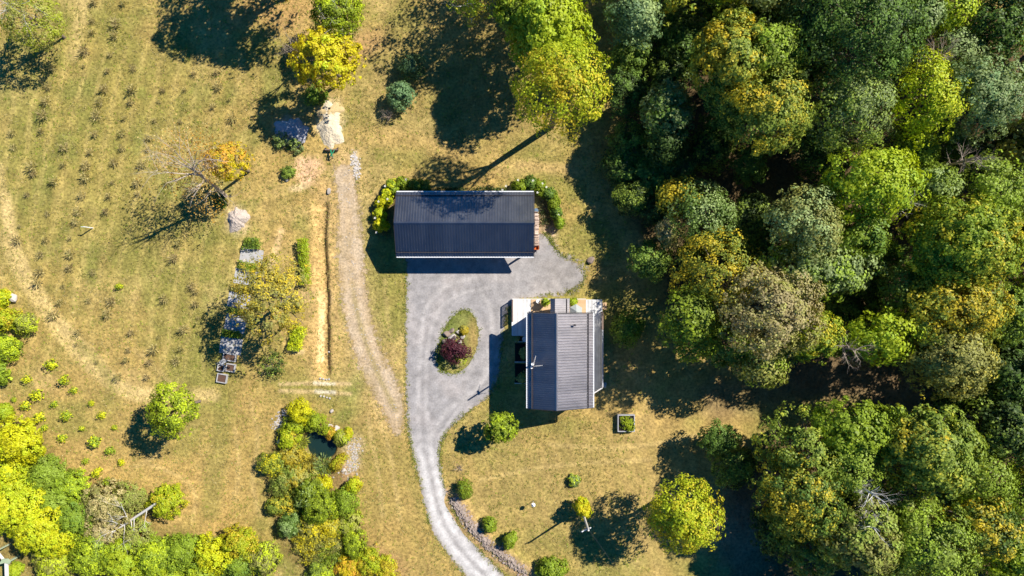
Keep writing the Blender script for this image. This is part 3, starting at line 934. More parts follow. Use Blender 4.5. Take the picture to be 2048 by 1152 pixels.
# ---- firewood against the right end of the barn
fx0, fx1 = bx1_ - .25, P(1077.5, 0, 1.3).x
fy0, fy1 = P(0, 489, 1.3).y, P(0, 426, 1.3).y
t = thing("firewood_stack", "long stack of split firewood along the right end of the barn", "firewood", ((fx0+fx1)/2, (fy0+fy1)/2, 0))
rr = random.Random(8)
m = MB(57)
y = fy0
while y < fy1:
    for lay in range(9):
        r = rr.uniform(.065, .10); z = .08 + lay*.155
        x0 = fx0 + rr.uniform(-.03, .06); ln = fx1 - x0 + rr.uniform(-.10, .06)
        k = rr.choice((3, 4, 4, 5)); g0 = rr.random()*6
        vs = []
        for X in (x0, x0 + ln*.48, x0 + ln*.52, x0+ln):
            pass
        for (xs_, xe_) in ((x0, x0+ln*.49), (x0+ln*.52, x0+ln)):
            jy = rr.uniform(-.03, .03); jz = rr.uniform(0, .04) if lay < 8 else rr.uniform(0, .12)
            vs = [(X-(fx0+fx1)/2, y+jy+r*math.cos(g0+2*math.pi*i/k)-(fy0+fy1)/2, z+jz+r*math.sin(g0+2*math.pi*i/k)) for X in (xs_, xe_) for i in range(k)]
            m.add(vs, [tuple(reversed(range(k))), tuple(range(k, 2*k))] + [(i, (i+1) % k, k+(i+1) % k, k+i) for i in range(k)])
    y += rr.uniform(.15, .19)
m.build("log_rows", M['log'], t)
for Y in (fy0 - .12, fy1 + .12):
    m = MB(58); m.box((-.3, Y-.05-(fy0+fy1)/2, 0), (.3, Y+.05-(fy0+fy1)/2, 1.5)); m.build("end_frame", M['lattice'], t)
q = P(1073, 494, .8)
t = thing("wood_cart", "small orange cart parked at the end of the firewood stack", "cart", (q.x, q.y, 0))
m = MB(59)
m.box((-.3, -.32, .35), (.3, .32, .40)); m.box((-.3, -.32, .4), (-.26, .32, .75)); m.box((.26, -.32, .4), (.3, .32, .75))
m.box((-.258, -.32, .4), (.258, -.28, .75)); m.box((-.258, .28, .4), (.258, .32, .75)); m.build("tray", M['orange'], t)
for s in (-.33, .33):
    m = MB(60); m.tube([(s-.04, 0, .2), (s+.04, 0, .2)], .2, 14); m.build("wheel", M['trim_dark'], t)
m = MB(61); m.tube([(0, -.32, .5), (0, -.75, .75)], .025); m.build("handle", M['trim_dark'], t)
q = P(1072, 421, .9)
t = thing("rain_barrel", "blue grey rain barrel at the upper end of the firewood stack", "barrel", (q.x, q.y, 0))
m = MB(62); m.lathe((0, 0, 0), [(.24, 0), (.29, .15), (.31, .45), (.29, .78), (.25, .92), (.22, .93)], 18); m.build("body", M['blue'], t, True)
m = MB(63); m.lathe((0, 0, .935), [(.26, 0), (.26, .03), (.05, .05)], 18); m.build("lid", M['blue'], t)

# ------------------------------------------------------------------ things in the yard
def rock_mesh(name, seed, r, flat=.65, mat='stone'):
    rng = np.random.default_rng(seed)
    bm = bmesh.new(); bmesh.ops.create_icosphere(bm, subdivisions=2, radius=1)
    K = rng.normal(size=(5, 3)) * 1.6; ph = rng.uniform(0, 6, 5)
    cuts = rng.normal(size=(5, 3)); cuts /= np.linalg.norm(cuts, axis=1)[:, None]
    for v in bm.verts:
        c = np.array(v.co); f = 1 + .10*np.cos(K @ c + ph).sum()/2
        for q in cuts:
            e = q @ c
            if e > .55: c = c - q*(e-.55)*.85
        v.co = Vector(c*f*r*np.array((1, .85, flat))) + Vector((0, 0, r*flat*.55))
    me = bpy.data.meshes.new(name); bm.to_mesh(me); bm.free()
    me.materials.append(M[mat]); return me

def rock(px, py, r, seed, label, mat='stone', flat=.65, group=None, name="rock"):
    o = bpy.data.objects.new(name, rock_mesh(name, seed, r, flat, mat))
    o.location = P(px, py); o.rotation_euler = (0, 0, seed*1.3)
    return tag(link(o), label, "rock", group)

rock(658, 383, .42, 1, "lone grey boulder at the top of the ditch beside the stony track")
rock(660, 853, .55, 2, "larger of two pale boulders above the pond water", 'pale_stone')
rock(673, 857, .48, 3, "smaller of two pale boulders above the pond, on the right", 'pale_stone')
rock(690, 881, .30, 4, "small white boulder on the right edge of the pond", 'pale_stone')
rock(687, 940, .32, 5, "round pale boulder below the pond's stony right bank", 'pale_stone')
rock(664, 822, .30, 6, "pale grey stone in the dry grass above the pond")
rock(30, 594, .75, 7, "large white boulder among shrubs at the left edge of the field", 'pale_stone')
rock(558, 883, .30, 8, "white stone at the left foot of the pond planting", 'pale_stone')
rock(658, 701+3, .14, 9, "tiny pale stone between the garden and the ditch", 'pale_stone')
rock(1182, 521, .50, 10, "dark boulder at the right edge of the gravel yard", 'rubble')
rock(1210, 770, .40, 11, "pale flat stone below the right corner of the deck", 'pale_stone', .4)
rock(575, 360, .3, 12, "pale stone left of the reddish dirt patch", 'pale_stone')
for i, (x, y) in enumerate(((641, 757), (647, 758), (653, 759), (658, 758))):
    rock(x, y, .16, 20+i, "small stone in the row closing the lower end of the ditch", 'pale_stone', group="stones in the row at the ditch end")
for i, (x, y) in enumerate(((642, 792), (648, 793), (654, 795), (660, 796))):
    rock(x, y, .16, 30+i, "small stone in the row below the crossing lane", 'pale_stone', group="stones in the row below the lane")
for i, (x, y, r, f, lab) in enumerate(((905, 678, .75, .45, "biggest pale flat rock beside the purple shrub on the grass island"), (893, 668, .45, .9, "dark upright rock at the left of the island rock heap"),
                                 (903, 662, .40, .8, "dark rock at the upper end of the island rock heap"), (916, 664, .35, .6, "pale rock at the upper right of the island rock heap"),
                                 (926, 674, .35, .6, "pale rock at the right of the island rock heap"), (920, 684, .34, .6, "pale rock between the island rock heap and the purple shrub"),
                                 (890, 681, .38, .8, "dark rock at the left of the purple shrub on the island"))):
    rock(x, y, r, 40+i, lab, 'pale_stone' if 'pale' in lab else 'rubble', f)

def mound(name, px, py, rx_, ry_, h, rot, mat, label, cat, seed):
    """a heap: displaced dome on the ground"""
    n, k = 26, 40
    vs, fs = [], []
    a = math.radians(rot)
    for i in range(n+1):
        u = i/n
        for j in range(k):
            g = 2*math.pi*j/k
            wob = 1 + .16*math.sin(2*g+seed) + .10*math.sin(3*g+2*seed) + .09*math.sin(5*g+seed) + .07*math.sin(8*g+3*seed) + .05*math.sin(13*g+seed)
            x, y = u*rx_*wob*math.cos(g), u*ry_*wob*math.sin(g)
            z = h*(1-u*u)**1.15 * (1 + .35*(float(fbm(np.array(x*30+seed*90), np.array(y*30), 22, seed))-.5)) - .02
            z += .28*h*(float(vn(np.array(x*30), np.array(y*30), 7, seed))-.5)*(1-u)
            vs.append((x*math.cos(a)-y*math.sin(a), x*math.sin(a)+y*math.cos(a), z))
    for i in range(n):
        for j in range(k):
            j2 = (j+1) % k
            fs.append((i*k+j, (i+1)*k+j, (i+1)*k+j2, i*k+j2))
    m = MB(seed); m.add(vs, fs)
    rr_ = random.Random(seed); m.t = [rr_.random()*.5 + .25 for _ in m.t]
    o = m.build(name, M[mat], None, True); o.location = P(px, py)
    return tag(o, label, cat)

mound("gravel_heap", 584, 263, 1.85, 1.75, .9, 20, 'crushed', "grey heap of crushed stone in the yellow tree's shadow", "gravel heap", 3)
mound("sand_heap", 661, 252, 1.65, 2.5, .55, 8, 'sand', "bright cream sand heap at the head of the stony track", "sand heap", 5)
mound("sand_heap", 660, 226, 1.6, 1.1, .4, 0, 'straw', "low tan spoil heap just above the cream sand heap", "sand heap", 6)
mound("chip_heap", 475, 439, 1.2, 1.5, .75, 10, 'chips', "pale pinkish heap of wood chips near the bare birch", "wood chip heap", 7)

# rubble on the bank above the lane, and the stony pond bank: nobody could count them
def rubble(name, seed, n, pts, w, rmin, rmax, label, mat):
    rng = random.Random(seed); m = MB(seed)
    base = [v.co.copy() for v in rock_mesh("tmp", seed, 1, .7, mat).vertices] if False else None
    for _ in range(n):
        i = rng.randrange(len(pts)-1); f = rng.random()
        x = pts[i][0]*(1-f) + pts[i+1][0]*f + rng.gauss(0, w); y = pts[i][1]*(1-f) + pts[i+1][1]*f + rng.gauss(0, w)
        r = rng.uniform(rmin, rmax)**1.0
        z = float(ground_z(np.array([x]), np.array([y]))[0])
        c = P(x, y) + Vector((0, 0, z))
        vs = [c + Vector((r*rng.uniform(.6, 1)*a, r*rng.uniform(.6, 1)*b, r*.75*rng.uniform(.5, 1)*e)) for a in (-1, 1) for b in (-1, 1) for e in (-.3, 1)]
        g = rng.random()*3; R_ = Matrix.Rotation(g, 3, 'Z')
        vs = [c + R_ @ (q-c) for q in vs]
        m.add(vs, [(0,1,3,2),(4,6,7,5),(0,4,5,1),(2,3,7,6),(0,2,6,4),(1,5,7,3)])
    o = m.build(name, M[mat])
    return tag(o, label, "rubble", kind="stuff")
rubble("bank_rubble", 71, 900, [(908, 996), (925, 1025), (948, 1055), (978, 1088), (1008, 1112), (1050, 1142)], 5.5, .05, .16, "brown stone rubble on the earth bank beside the pale lane", 'rubble')
rubble("pond_stones", 72, 170, [(702, 880), (708, 905), (704, 930), (692, 945)], 8, .05, .12, "pale stones scattered on the right bank of the pond", 'stone')
rubble("pond_stones", 73, 90, [(568, 825), (558, 845), (553, 858)], 6, .06, .15, "pinkish stones heaped left of the bright yellow bush above the pond", 'stone')
rubble("pale_stones", 74, 120, [(708, 308), (712, 330), (714, 352)], 4, .05, .14, "strip of pale stones beside the head of the stony track", 'pale_stone')
rubble("track_stones", 75, 130, [(690, 340), (705, 500), (710, 580), (730, 680), (770, 770), (792, 840)], 8, .03, .08, "loose pale stones along the stony track", 'stone')

# white marker post in the field
q = P(186, 456)
t = thing("marker_post", "white post with a short crossbar standing alone in the mown field", "post", q)
m = MB(80); m.box((-.05, -.05, 0), (.05, .05, 1.75)); m.build("post", M['white'], t)
m = MB(81); m.box((-.45, -.03, 1.5), (-.053, .03, 1.62)); m.build("crossbar", M['white'], t)
# bird feeder on the lawn
q = P(1066, 1002)
t = thing("bird_feeder", "white bird feeder on a thin pole in the dry lawn below the house", "bird feeder", q)
m = MB(82); m.tube([(0, 0, 0), (0, 0, 1.45)], .03); m.build("pole", M['white'], t)
m = MB(83); m.lathe((0, 0, 1.42), [(.05, 0), (.24, .02), (.26, .06), (.04, .06)], 8); m.build("tray", M['white'], t)
m = MB(84); m.add([(-.17, -.17, 1.66), (.17, -.17, 1.66), (.17, .17, 1.66), (-.17, .17, 1.66), (0, 0, 1.84)], [(0,1,4),(1,2,4),(2,3,4),(3,0,4),(0,3,2,1)])
for a, b in ((1, 1), (1, -1), (-1, 1), (-1, -1)): m.bar((a*.11, b*.11, 1.48), (a*.11, b*.11, 1.66), .02)
m.build("roof", M['white'], t)
# utility pole wrapped in vine
pb = P(1163, 1017)
t = thing("utility_pole", "pale wooden utility pole with crossarm, its foot wrapped in yellow vine", "utility pole", pb)
m = MB(85); m.tube([(0, 0, 0), (0, 0, 4), (.03, 0, 7.4)], [.15, .13, .10], 10); m.build("pole", M['pale_bark'], t)
m = MB(86); m.bar((-.75, -.35, 6.9), (.35, .15, 6.9), .09, .11); m.bar((-.6, -.28, 6.85), (0, 0, 6.2), .03); m.build("crossarm", M['white'], t)
for k in range(3):
    m = MB(87); f = k/2; m.lathe((-.65+.9*f, -.3+.4*f, 6.96), [(.03, 0), (.05, .05), (.03, .14)], 8); m.build("insulator", M['white'], t)
m = MB(88); a = Vector((.02, 0, 7.0)); b = P(1262, 1180, 6.2) - pb
m.tube([a.lerp(b, i/12) - Vector((0, 0, .5*math.sin(math.pi*i/12))) for i in range(13)], .012, 5)
m.build("wire", M['trim_dark'], t)
# green implement by the sand heap
q = P(664, 303)
t = thing("tractor_grader", "green tractor grader blade parked below the cream sand heap", "tractor attachment", q)
m = MB(89); m.bar((-.75, .12, .35), (.75, .12, .35), .10, .42); m.build("blade", M['lattice'], t)
m = MB(90); m.bar((0, .15, .55), (.18, -.75, .65), .12); m.bar((.45, .15, .5), (.15, -.6, .75), .09); m.bar((-.05, .15, .5), (.15, -.5, .95), .08)
m.bar((.0, -.62, .72), (.36, -.70, .72), .09); m.build("hitch_frame", M['green_paint'], t)
for x in (-.72, .72):
    m = MB(91); m.tube([(x-.06, .22, .2), (x+.06, .22, .2)], .2, 12); m.build("gauge_wheel", M['trim_dark'], t)
m = MB(92); m.bar((.17, -.75, 0), (.17, -.75, .62), .07); m.build("parking_stand", M['grey'], t)
# timber frame in the bottom left corner
q = P(12, 1126, 2.2); q.z = 0
t = thing("timber_frame", "pale timber frame corner with a green lichened cap at the bottom left", "timber frame", q)
m = MB(93); m.bar((-.25, .35, 2.2), (-1.2, 1.5, 2.2), .2, .2); m.build("beam", M['white'], t)
m = MB(94); m.bar((.05, .0, 2.2), (.12, -2.2, 2.2), .34, .2); m.build("beam", M['pale_bark'], t)
m = MB(95); m.box((-.09, -.09, 0), (.09, .09, 2.1)); m.box((.03, -2.1, 0), (.2, -1.93, 2.1)); m.box((-1.2, 1.35, 0), (-1.05, 1.5, 2.1)); m.build("post", M['lichen'], t)
m = MB(96); m.add([(-.7, -.1, 2.33), (-.3, .55, 2.33), (.35, .6, 2.33), (.75, .3, 2.33), (.55, -.05, 2.33), (.0, .1, 2.33), (-.7, -.1, 2.43), (-.3, .55, 2.43), (.35, .6, 2.43), (.75, .3, 2.43), (.55, -.05, 2.43), (0, .1, 2.43)],
                  [(6,7,8,9,10,11),(5,4,3,2,1,0)] + [(i, (i+1) % 6, 6+(i+1) % 6, 6+i) for i in range(6)]); m.build("cap", M['lichen'], t)

# raised planter on the lawn
q = P(1252, 846, .4)
t = thing("planter_box", "square white framed planter of green plants on the lawn below the wood", "planter", (q.x, q.y, 0))
m = MB(97); r = 1.02
m.box((-r, -r, 0), (r, -r+.10, .62)); m.box((-r, r-.10, 0), (r, r, .62)); m.box((-r, -r+.103, 0), (-r+.10, r-.103, .62)); m.box((r-.10, -r+.103, 0), (r, r-.103, .62)); m.build("frame", M['fence_board'], t)
m = MB(98); m.box((-r+.103, -r+.103, .0), (r-.103, r-.103, .45)); m.build("soil", M['soil'], t)

# garden plots left: grey ground cloth strips
for i, (x, y, w, h, rot, lab) in enumerate(((503, 513, 46, 30, -8, "grey cloth covered path strip at the upper end of the vegetable garden"),
                                     (492, 554, 46, 30, -9, "grey cloth path strip, second from the top of the vegetable garden"),
                                     (478, 601, 44, 30, -10, "grey cloth path strip beside the sparse yellow tree's top left"),
                                     (471, 647, 42, 34, -12, "shade dappled grey cloth strip left of the sparse yellow tree"),
                                     (462, 692, 44, 32, -8, "shaded grey cloth strip just above the dark planter boxes"))):
    q = P(x, y); m = MB(100+i); a, b = w*S/2, h*S/2
    n_ = 14; vs = []; fs = []
    rg = random.Random(i)
    for u in range(n_+1):
        for v in range(n_+1):
            vs.append((-a+2*a*u/n_ + rg.uniform(-.02, .02), -b+2*b*v/n_ + rg.uniform(-.02, .02), .03 + .025*math.sin(u*.9+i)*math.cos(v*.8)))
    for u in range(n_):
        for v in range(n_):
            fs.append((u*(n_+1)+v, (u+1)*(n_+1)+v, (u+1)*(n_+1)+v+1, u*(n_+1)+v+1))
    m.add(vs, fs, .5)
    o = m.build("ground_cloth", M['cloth'], None, True); o.location = q; o.rotation_euler = (0, 0, math.radians(rot))
    tag(o, lab, "ground cloth")
for i, (x, y, w, h, lab, big) in enumerate(((461, 714, 26, 15, "dark soil planter box just below the lowest grey cloth strip", 1), (463, 735, 18, 16, "brown soil planter box on the right of the lower group", 1),
                                       (444, 735, 14, 14, "small dark planter box on the left of the lower group", 0), (446, 756, 20, 18, "pale framed planter box at the very end of the garden row", 1))):
    q = P(x, y); t = thing("planter_box", lab, "planter", q, math.radians(-10))
    a, b = w*S/2, h*S/2
    m = MB(110+i); m.box((-a, -b, 0), (a, -b+.1, .4)); m.box((-a, b-.1, 0), (a, b, .4)); m.box((-a, -b+.103, 0), (-a+.1, b-.103, .4)); m.box((a-.1, -b+.103, 0), (a, b-.103, .4)); m.build("frame", M['cloth'], t)
    m = MB(115+i); m.box((-a+.103, -b+.103, 0), (a-.103, b-.103, .3)); m.build("soil", M['mulch'], t)
q = P(450, 722)
t = thing("wheelbarrow", "pale blue wheelbarrow between the dark planter boxes", "wheelbarrow", q, .6)
m = MB(120); m.add([(-.45, -.28, .55), (.45, -.28, .55), (.45, .28, .55), (-.45, .28, .55), (-.25, -.17, .28), (.3, -.17, .28), (.3, .17, .28), (-.25, .17, .28)],
                   [(0,4,5,1),(1,5,6,2),(2,6,7,3),(3,7,4,0),(4,7,6,5)]); m.build("tray", M['grey'], t)
m = MB(121); m.tube([(.55, -.05, .2), (.55, .05, .2)], .2, 14); m.build("wheel", M['trim_dark'], t)
for s in (-.22, .22):
    m = MB(122); m.tube([(.55, s*.3, .2), (-.3, s, .3), (-.95, s*1.2, .55)], .025); m.build("handle", M['pale_bark'], t)
q = P(488, 522)
rock(488, 521, .34, 61, "white stone on the uppermost grey cloth strip of the garden", 'pale_stone', .5)
rock(497, 642-2, .2, 62, "small pale stone by the grey cloth strips under the yellow tree", 'pale_stone', .5)

# ------------------------------------------------------------------ vegetation builders
def unit(a):
    return a / (np.linalg.norm(a, axis=-1, keepdims=True) + 1e-9)

def leaf_quads(rng, P0, nrm, L, W, along=None):
    """rhombic leaves at P0 with normals nrm"""
    n = len(P0)
    r = unit(rng.normal(size=(n, 3)))
    t = unit(np.cross(nrm, r)) if along is None else unit(along + .35*r)
    b = unit(np.cross(nrm, t)) if along is None else unit(np.cross(t, r))
    l = (L * rng.uniform(.65, 1.35, n))[:, None] / 2
    w = (W * rng.uniform(.65, 1.35, n))[:, None] / 2
    V = np.stack([P0 + t*l, P0 + b*w, P0 - t*l, P0 - b*w], 1).reshape(-1, 3)
    F = np.arange(4*n, dtype=np.int32).reshape(-1, 4)
    return V, F

def crown_mesh(name, seed, R, RZ, ell=1.0, clump=.95, leaf=.30, dens=62, lobes=7, cover=1.0, low=-.55, fill=.6, spread=.55, jag=1.0):
    rng = np.random.default_rng(seed)
    L = [(np.zeros(3), .78*R, .78*R, RZ*.92)]
    for i in range(lobes):
        g = 2*np.pi*(i + rng.uniform(-.35, .35))/max(lobes, 1); d = R*rng.uniform(spread-.12, spread+.10)
        r = R*rng.uniform(.34, .52)
        L.append((np.array([d*np.cos(g), d*np.sin(g), RZ*rng.uniform(-.35, .35)]), r, r, r*rng.uniform(.7, .95)))
    for i in range(max(2, lobes//2)):
        g = rng.uniform(0, 6.28); d = R*rng.uniform(.1, .4); r = R*rng.uniform(.28, .42)
        L.append((np.array([d*np.cos(g), d*np.sin(g), RZ*rng.uniform(.35, .6)]), r, r, r*.9))
    C, O = [], []
    for k, (c, a, b, e) in enumerate(L):
        n = int(1.25 * cover * 4*np.pi*((a*b*e)**(2/3)) * .62 / (clump*clump*1.5)) + 3
        d = unit(rng.normal(size=(int(n*1.7), 3))); d = d[d[:, 2] > low][:n]
        p = c + d*np.array([a, b, e]) * rng.uniform(.80, 1.06 + .06*jag, len(d))[:, None]
        keep = np.ones(len(p), bool)
        for j, (c2, a2, b2, e2) in enumerate(L):
            if j != k: keep &= np.linalg.norm((p - c2)/np.array([a2, b2, e2]), axis=1) > .66
        C.append(p[keep]); O.append(d[keep])
    nk = int(cover * 5 * R * R / (clump * clump * 2.2)) if cover > .75 else 0
    if nk:
        d = unit(rng.normal(size=(nk, 3))); d[:, 2] = np.abs(d[:, 2])
        C.append(d*np.array([R, R, RZ])*rng.uniform(.25, .66, nk)[:, None]); O.append(d)
    # loose outer sprigs break the outline
    ns = int(10*jag*R)
    g = rng.uniform(0, 6.28, ns); rr = R*rng.uniform(.92, 1.20, ns)
    C.append(np.stack([rr*np.cos(g), rr*np.sin(g), RZ*rng.uniform(-.5, .25, ns)], 1)); O.append(unit(np.stack([np.cos(g), np.sin(g), np.full(ns, .3)], 1)))
    C, O = np.concatenate(C), np.concatenate(O)
    C[:, 0] *= ell; C[:, 1] /= ell
    nc = len(C)
    rc = clump*rng.uniform(.55, 1.15, nc)
    rc[-ns:] *= .55
    cnt = np.maximum(6, (dens*(rc/clump)**2*rng.uniform(.7, 1.2, nc))).astype(int)
    idx = np.repeat(np.arange(nc), cnt); n = len(idx)
    d = unit(rng.normal(size=(n, 3)) + .75*O[idx] + np.array([0, 0, .35]))
    big = unit(C*np.array([1, 1, R/RZ]))[idx]
    P0 = C[idx] + d*(rc[idx]*rng.uniform(.35, 1.0, n)**.6)[:, None]*np.array([1, 1, .8])
    nrm = unit(.62*d + .55*big + np.array([0, 0, .12]) + .34*rng.normal(size=(n, 3)))
    V, F = leaf_quads(rng, P0, nrm, leaf, leaf*.72)
    K = rng.normal(size=(4, 3))*(2.2/R); ph = rng.uniform(0, 6.28, 4)
    B = .5 + .5*np.cos(C @ K.T + ph).sum(1)/2.6
    at = np.stack([rng.uniform(0, 1, n), rng.uniform(0, 1, nc)[idx], np.clip(B, 0, 1)[idx], np.ones(n)], 1)
    me = np_mesh(name, V, F, {"leafcol": ('FACE', at)})
    me.materials.append(M['foliage'])
    return me, C

def tube_mesh(name, tubes, mat, sides=5, parent=None):
    m = MB(1)
    for pts, rad in tubes:
        m.tube(pts, rad, sides, cap=False)
    return m.build(name, mat, parent, True)

def limbs(rng, zbase, ztop, C, R, n=8, rad=.2, lean=(0, 0)):
    top = Vector((lean[0], lean[1], ztop))
    mid = Vector((lean[0]*.4 + rng.uniform(-.2, .2), lean[1]*.4 + rng.uniform(-.2, .2), ztop*.5))
    t = [([Vector((0, 0, -.1)), mid, top], [rad, rad*.75, rad*.28])]
    if len(C):
        pick = rng.choice(len(C), min(n, len(C)), replace=False)
        for k in pick:
            e = Vector(C[k])*rng.uniform(.8, 1.03) + Vector((0, 0, zbase))
            f = rng.uniform(.45, .9)
            s = Vector((0, 0, 0)).lerp(mid, min(1, f*2)) if f < .5 else mid.lerp(top, (f-.5)*2)
            q = s.lerp(e, .5) + Vector((rng.uniform(-.3, .3), rng.uniform(-.3, .3), rng.uniform(.1, .6)))
            t.append(([s, q, e], [rad*.45, rad*.26, rad*.08]))
    return t

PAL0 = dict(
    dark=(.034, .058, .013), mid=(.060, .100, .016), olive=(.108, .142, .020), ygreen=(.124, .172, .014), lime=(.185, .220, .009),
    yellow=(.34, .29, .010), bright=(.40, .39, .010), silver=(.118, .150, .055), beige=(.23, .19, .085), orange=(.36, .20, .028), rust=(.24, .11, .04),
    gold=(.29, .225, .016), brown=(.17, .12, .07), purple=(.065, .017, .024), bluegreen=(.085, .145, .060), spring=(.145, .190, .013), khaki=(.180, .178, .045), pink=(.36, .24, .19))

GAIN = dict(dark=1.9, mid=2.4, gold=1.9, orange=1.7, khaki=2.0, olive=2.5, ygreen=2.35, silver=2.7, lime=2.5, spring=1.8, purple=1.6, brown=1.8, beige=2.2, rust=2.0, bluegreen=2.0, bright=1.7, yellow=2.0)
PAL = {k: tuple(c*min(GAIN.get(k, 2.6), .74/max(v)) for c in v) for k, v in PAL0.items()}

def color_up(o, base, aut, share, rng):
    j = 1 + rng.uniform(-.08, .08)
    o.color = (*[c*j for c in PAL[base]], 1)
    o["autumn"] = [float(c) for c in PAL[aut]]
    o["autumn_share"] = float(share)

NT = [0]
def tree(px, py, rpx, h, base, aut, share, label, cat="tree", name="broadleaf_tree", group=None, ell=1.0, leaf=.30, dens=62, clump=.95, lobes=7, flat=.92,
         trunk='bark', cover=1.0, jag=1.7, nl=14, spread=.60):
    NT[0] += 1
    rng = np.random.default_rng(1000 + NT[0])
    zc = h*.60
    base_p = P(px, py, zc)
    R = .93*rpx*S*(H-zc)/H
    RZ = min(R*flat, h - zc + 1.0)
    leaf *= rng.uniform(.82, 1.15); clump *= rng.uniform(.8, 1.2); ell *= rng.uniform(.9, 1.12)
    t = thing(name, label, cat, (base_p.x, base_p.y, 0), 0, group)
    me, C = crown_mesh("crown", 1000 + NT[0], R, RZ, ell, clump, leaf, dens, lobes, cover, jag=jag, spread=spread)
    c = bpy.data.objects.new("crown", me); c.location = (0, 0, zc); link(c, t)
    color_up(c, base, aut, share, rng)
    tube_mesh("trunk", limbs(rng, zc, zc + RZ*.4, C, R, nl, .06 + h*.013), M[trunk], 6, t)
    return t

NS = [0]
def shrub(px, py, rpx, h, base, aut, share, label, cat="shrub", name="shrub", group=None, ell=1.0, leaf=.17, dens=44, clump=.42, lobes=5, cover=1.0, spiky=False, rot=0, jag=1.0, mesh=None, spread=.55):
    NS[0] += 1
    rng = np.random.default_rng(5000 + NS[0])
    zc = h*.5
    bp0 = P(px, py, zc); R = rpx*S*(H-zc)/H
    if mesh is None:
        if rpx < 28: ell *= rng.uniform(.8, 1.28); jag *= 1.8; rot = rng.uniform(0, 6.28); leaf *= rng.uniform(.85, 1.15)
        if spiky:
            n = int(260*R*R*cover) + 80
            d = unit(rng.normal(size=(n, 3)) + np.array([0, 0, .55])); d[:, 2] = np.abs(d[:, 2])
            P0 = d*np.array([R, R, h*.9])*rng.uniform(.35, .95, n)[:, None]
            V, F = leaf_quads(rng, P0, d, leaf*2.8, leaf*.45, along=d)
            at = np.stack([rng.uniform(0, 1, n), rng.uniform(0, 1, n), rng.uniform(0, 1, n), np.ones(n)], 1)
            me = np_mesh(name, V, F, {"leafcol": ('FACE', at)}); me.materials.append(M['foliage'])
        else:
            me, C = crown_mesh(name, 5000 + NS[0], R, max(.25, h*.5), ell, min(clump, R*.5), leaf, dens, lobes, cover, low=-.7, jag=jag, spread=spread if rpx < 17 else spread + .12)
            v = np.empty(len(me.vertices)*3, np.float32); me.vertices.foreach_get("co", v); v = v.reshape(-1, 3); v[:, 2] = np.maximum(v[:, 2] + zc, .03)
            me.vertices.foreach_set("co", v.ravel()); me.update()
    else:
        me = mesh
    o = bpy.data.objects.new(name, me); o.location = (bp0.x, bp0.y, 0); o.rotation_euler = (0, 0, rot)
    link(o); color_up(o, base, aut, share, rng)
    return tag(o, label, cat, group)

def grow(rng, p, d, length, rad, depth, out, droop=0.0):
    """recursive bare branches"""
    pts = [p]; rads = [rad]; q = p.copy(); dd = d.copy(); n = 4
    for i in range(n):
        dd = (dd + Vector((rng.uniform(-.16, .16), rng.uniform(-.16, .16), rng.uniform(-.08, .12) - droop))).normalized()
        q = q + dd*length/n; pts.append(q); rads.append(rad*(1 - .65*(i+1)/n))
    out.append((pts, rads))
    if depth > 0:
        for k in range(rng.integers(3, 6) if depth > 1 else rng.integers(2, 5)):
            i = int(rng.integers(1, n+1)); a = rng.uniform(.35, .95)
            side = Vector(rng.normal(size=3)); side = (side - dd*side.dot(dd)).normalized()
            grow(rng, pts[i], (dd*math.cos(a) + side*math.sin(a)).normalized(), length*rng.uniform(.45, .7), rads[i]*.6, depth-1, out, droop)

def twig_bush(px, py, rpx, h, label, mat='twig', n=14, cat="bush", name="bare_bush", seed=1, leaves=None, group=None):
    rng = np.random.default_rng(seed); out = []
    R = rpx*S
    for k in range(n):
        g = rng.uniform(0, 6.28); e = rng.uniform(.2, 1.0)
        d = Vector((math.cos(g)*e*R, math.sin(g)*e*R, h*rng.uniform(.6, 1))).normalized()
        grow(rng, Vector((0, 0, 0)), d, math.hypot(R*e, h)*.75, .03, 2, out)
    o = tube_mesh(name, out, M[mat], 4); o.location = P(px, py)
    return tag(o, label, cat, group)

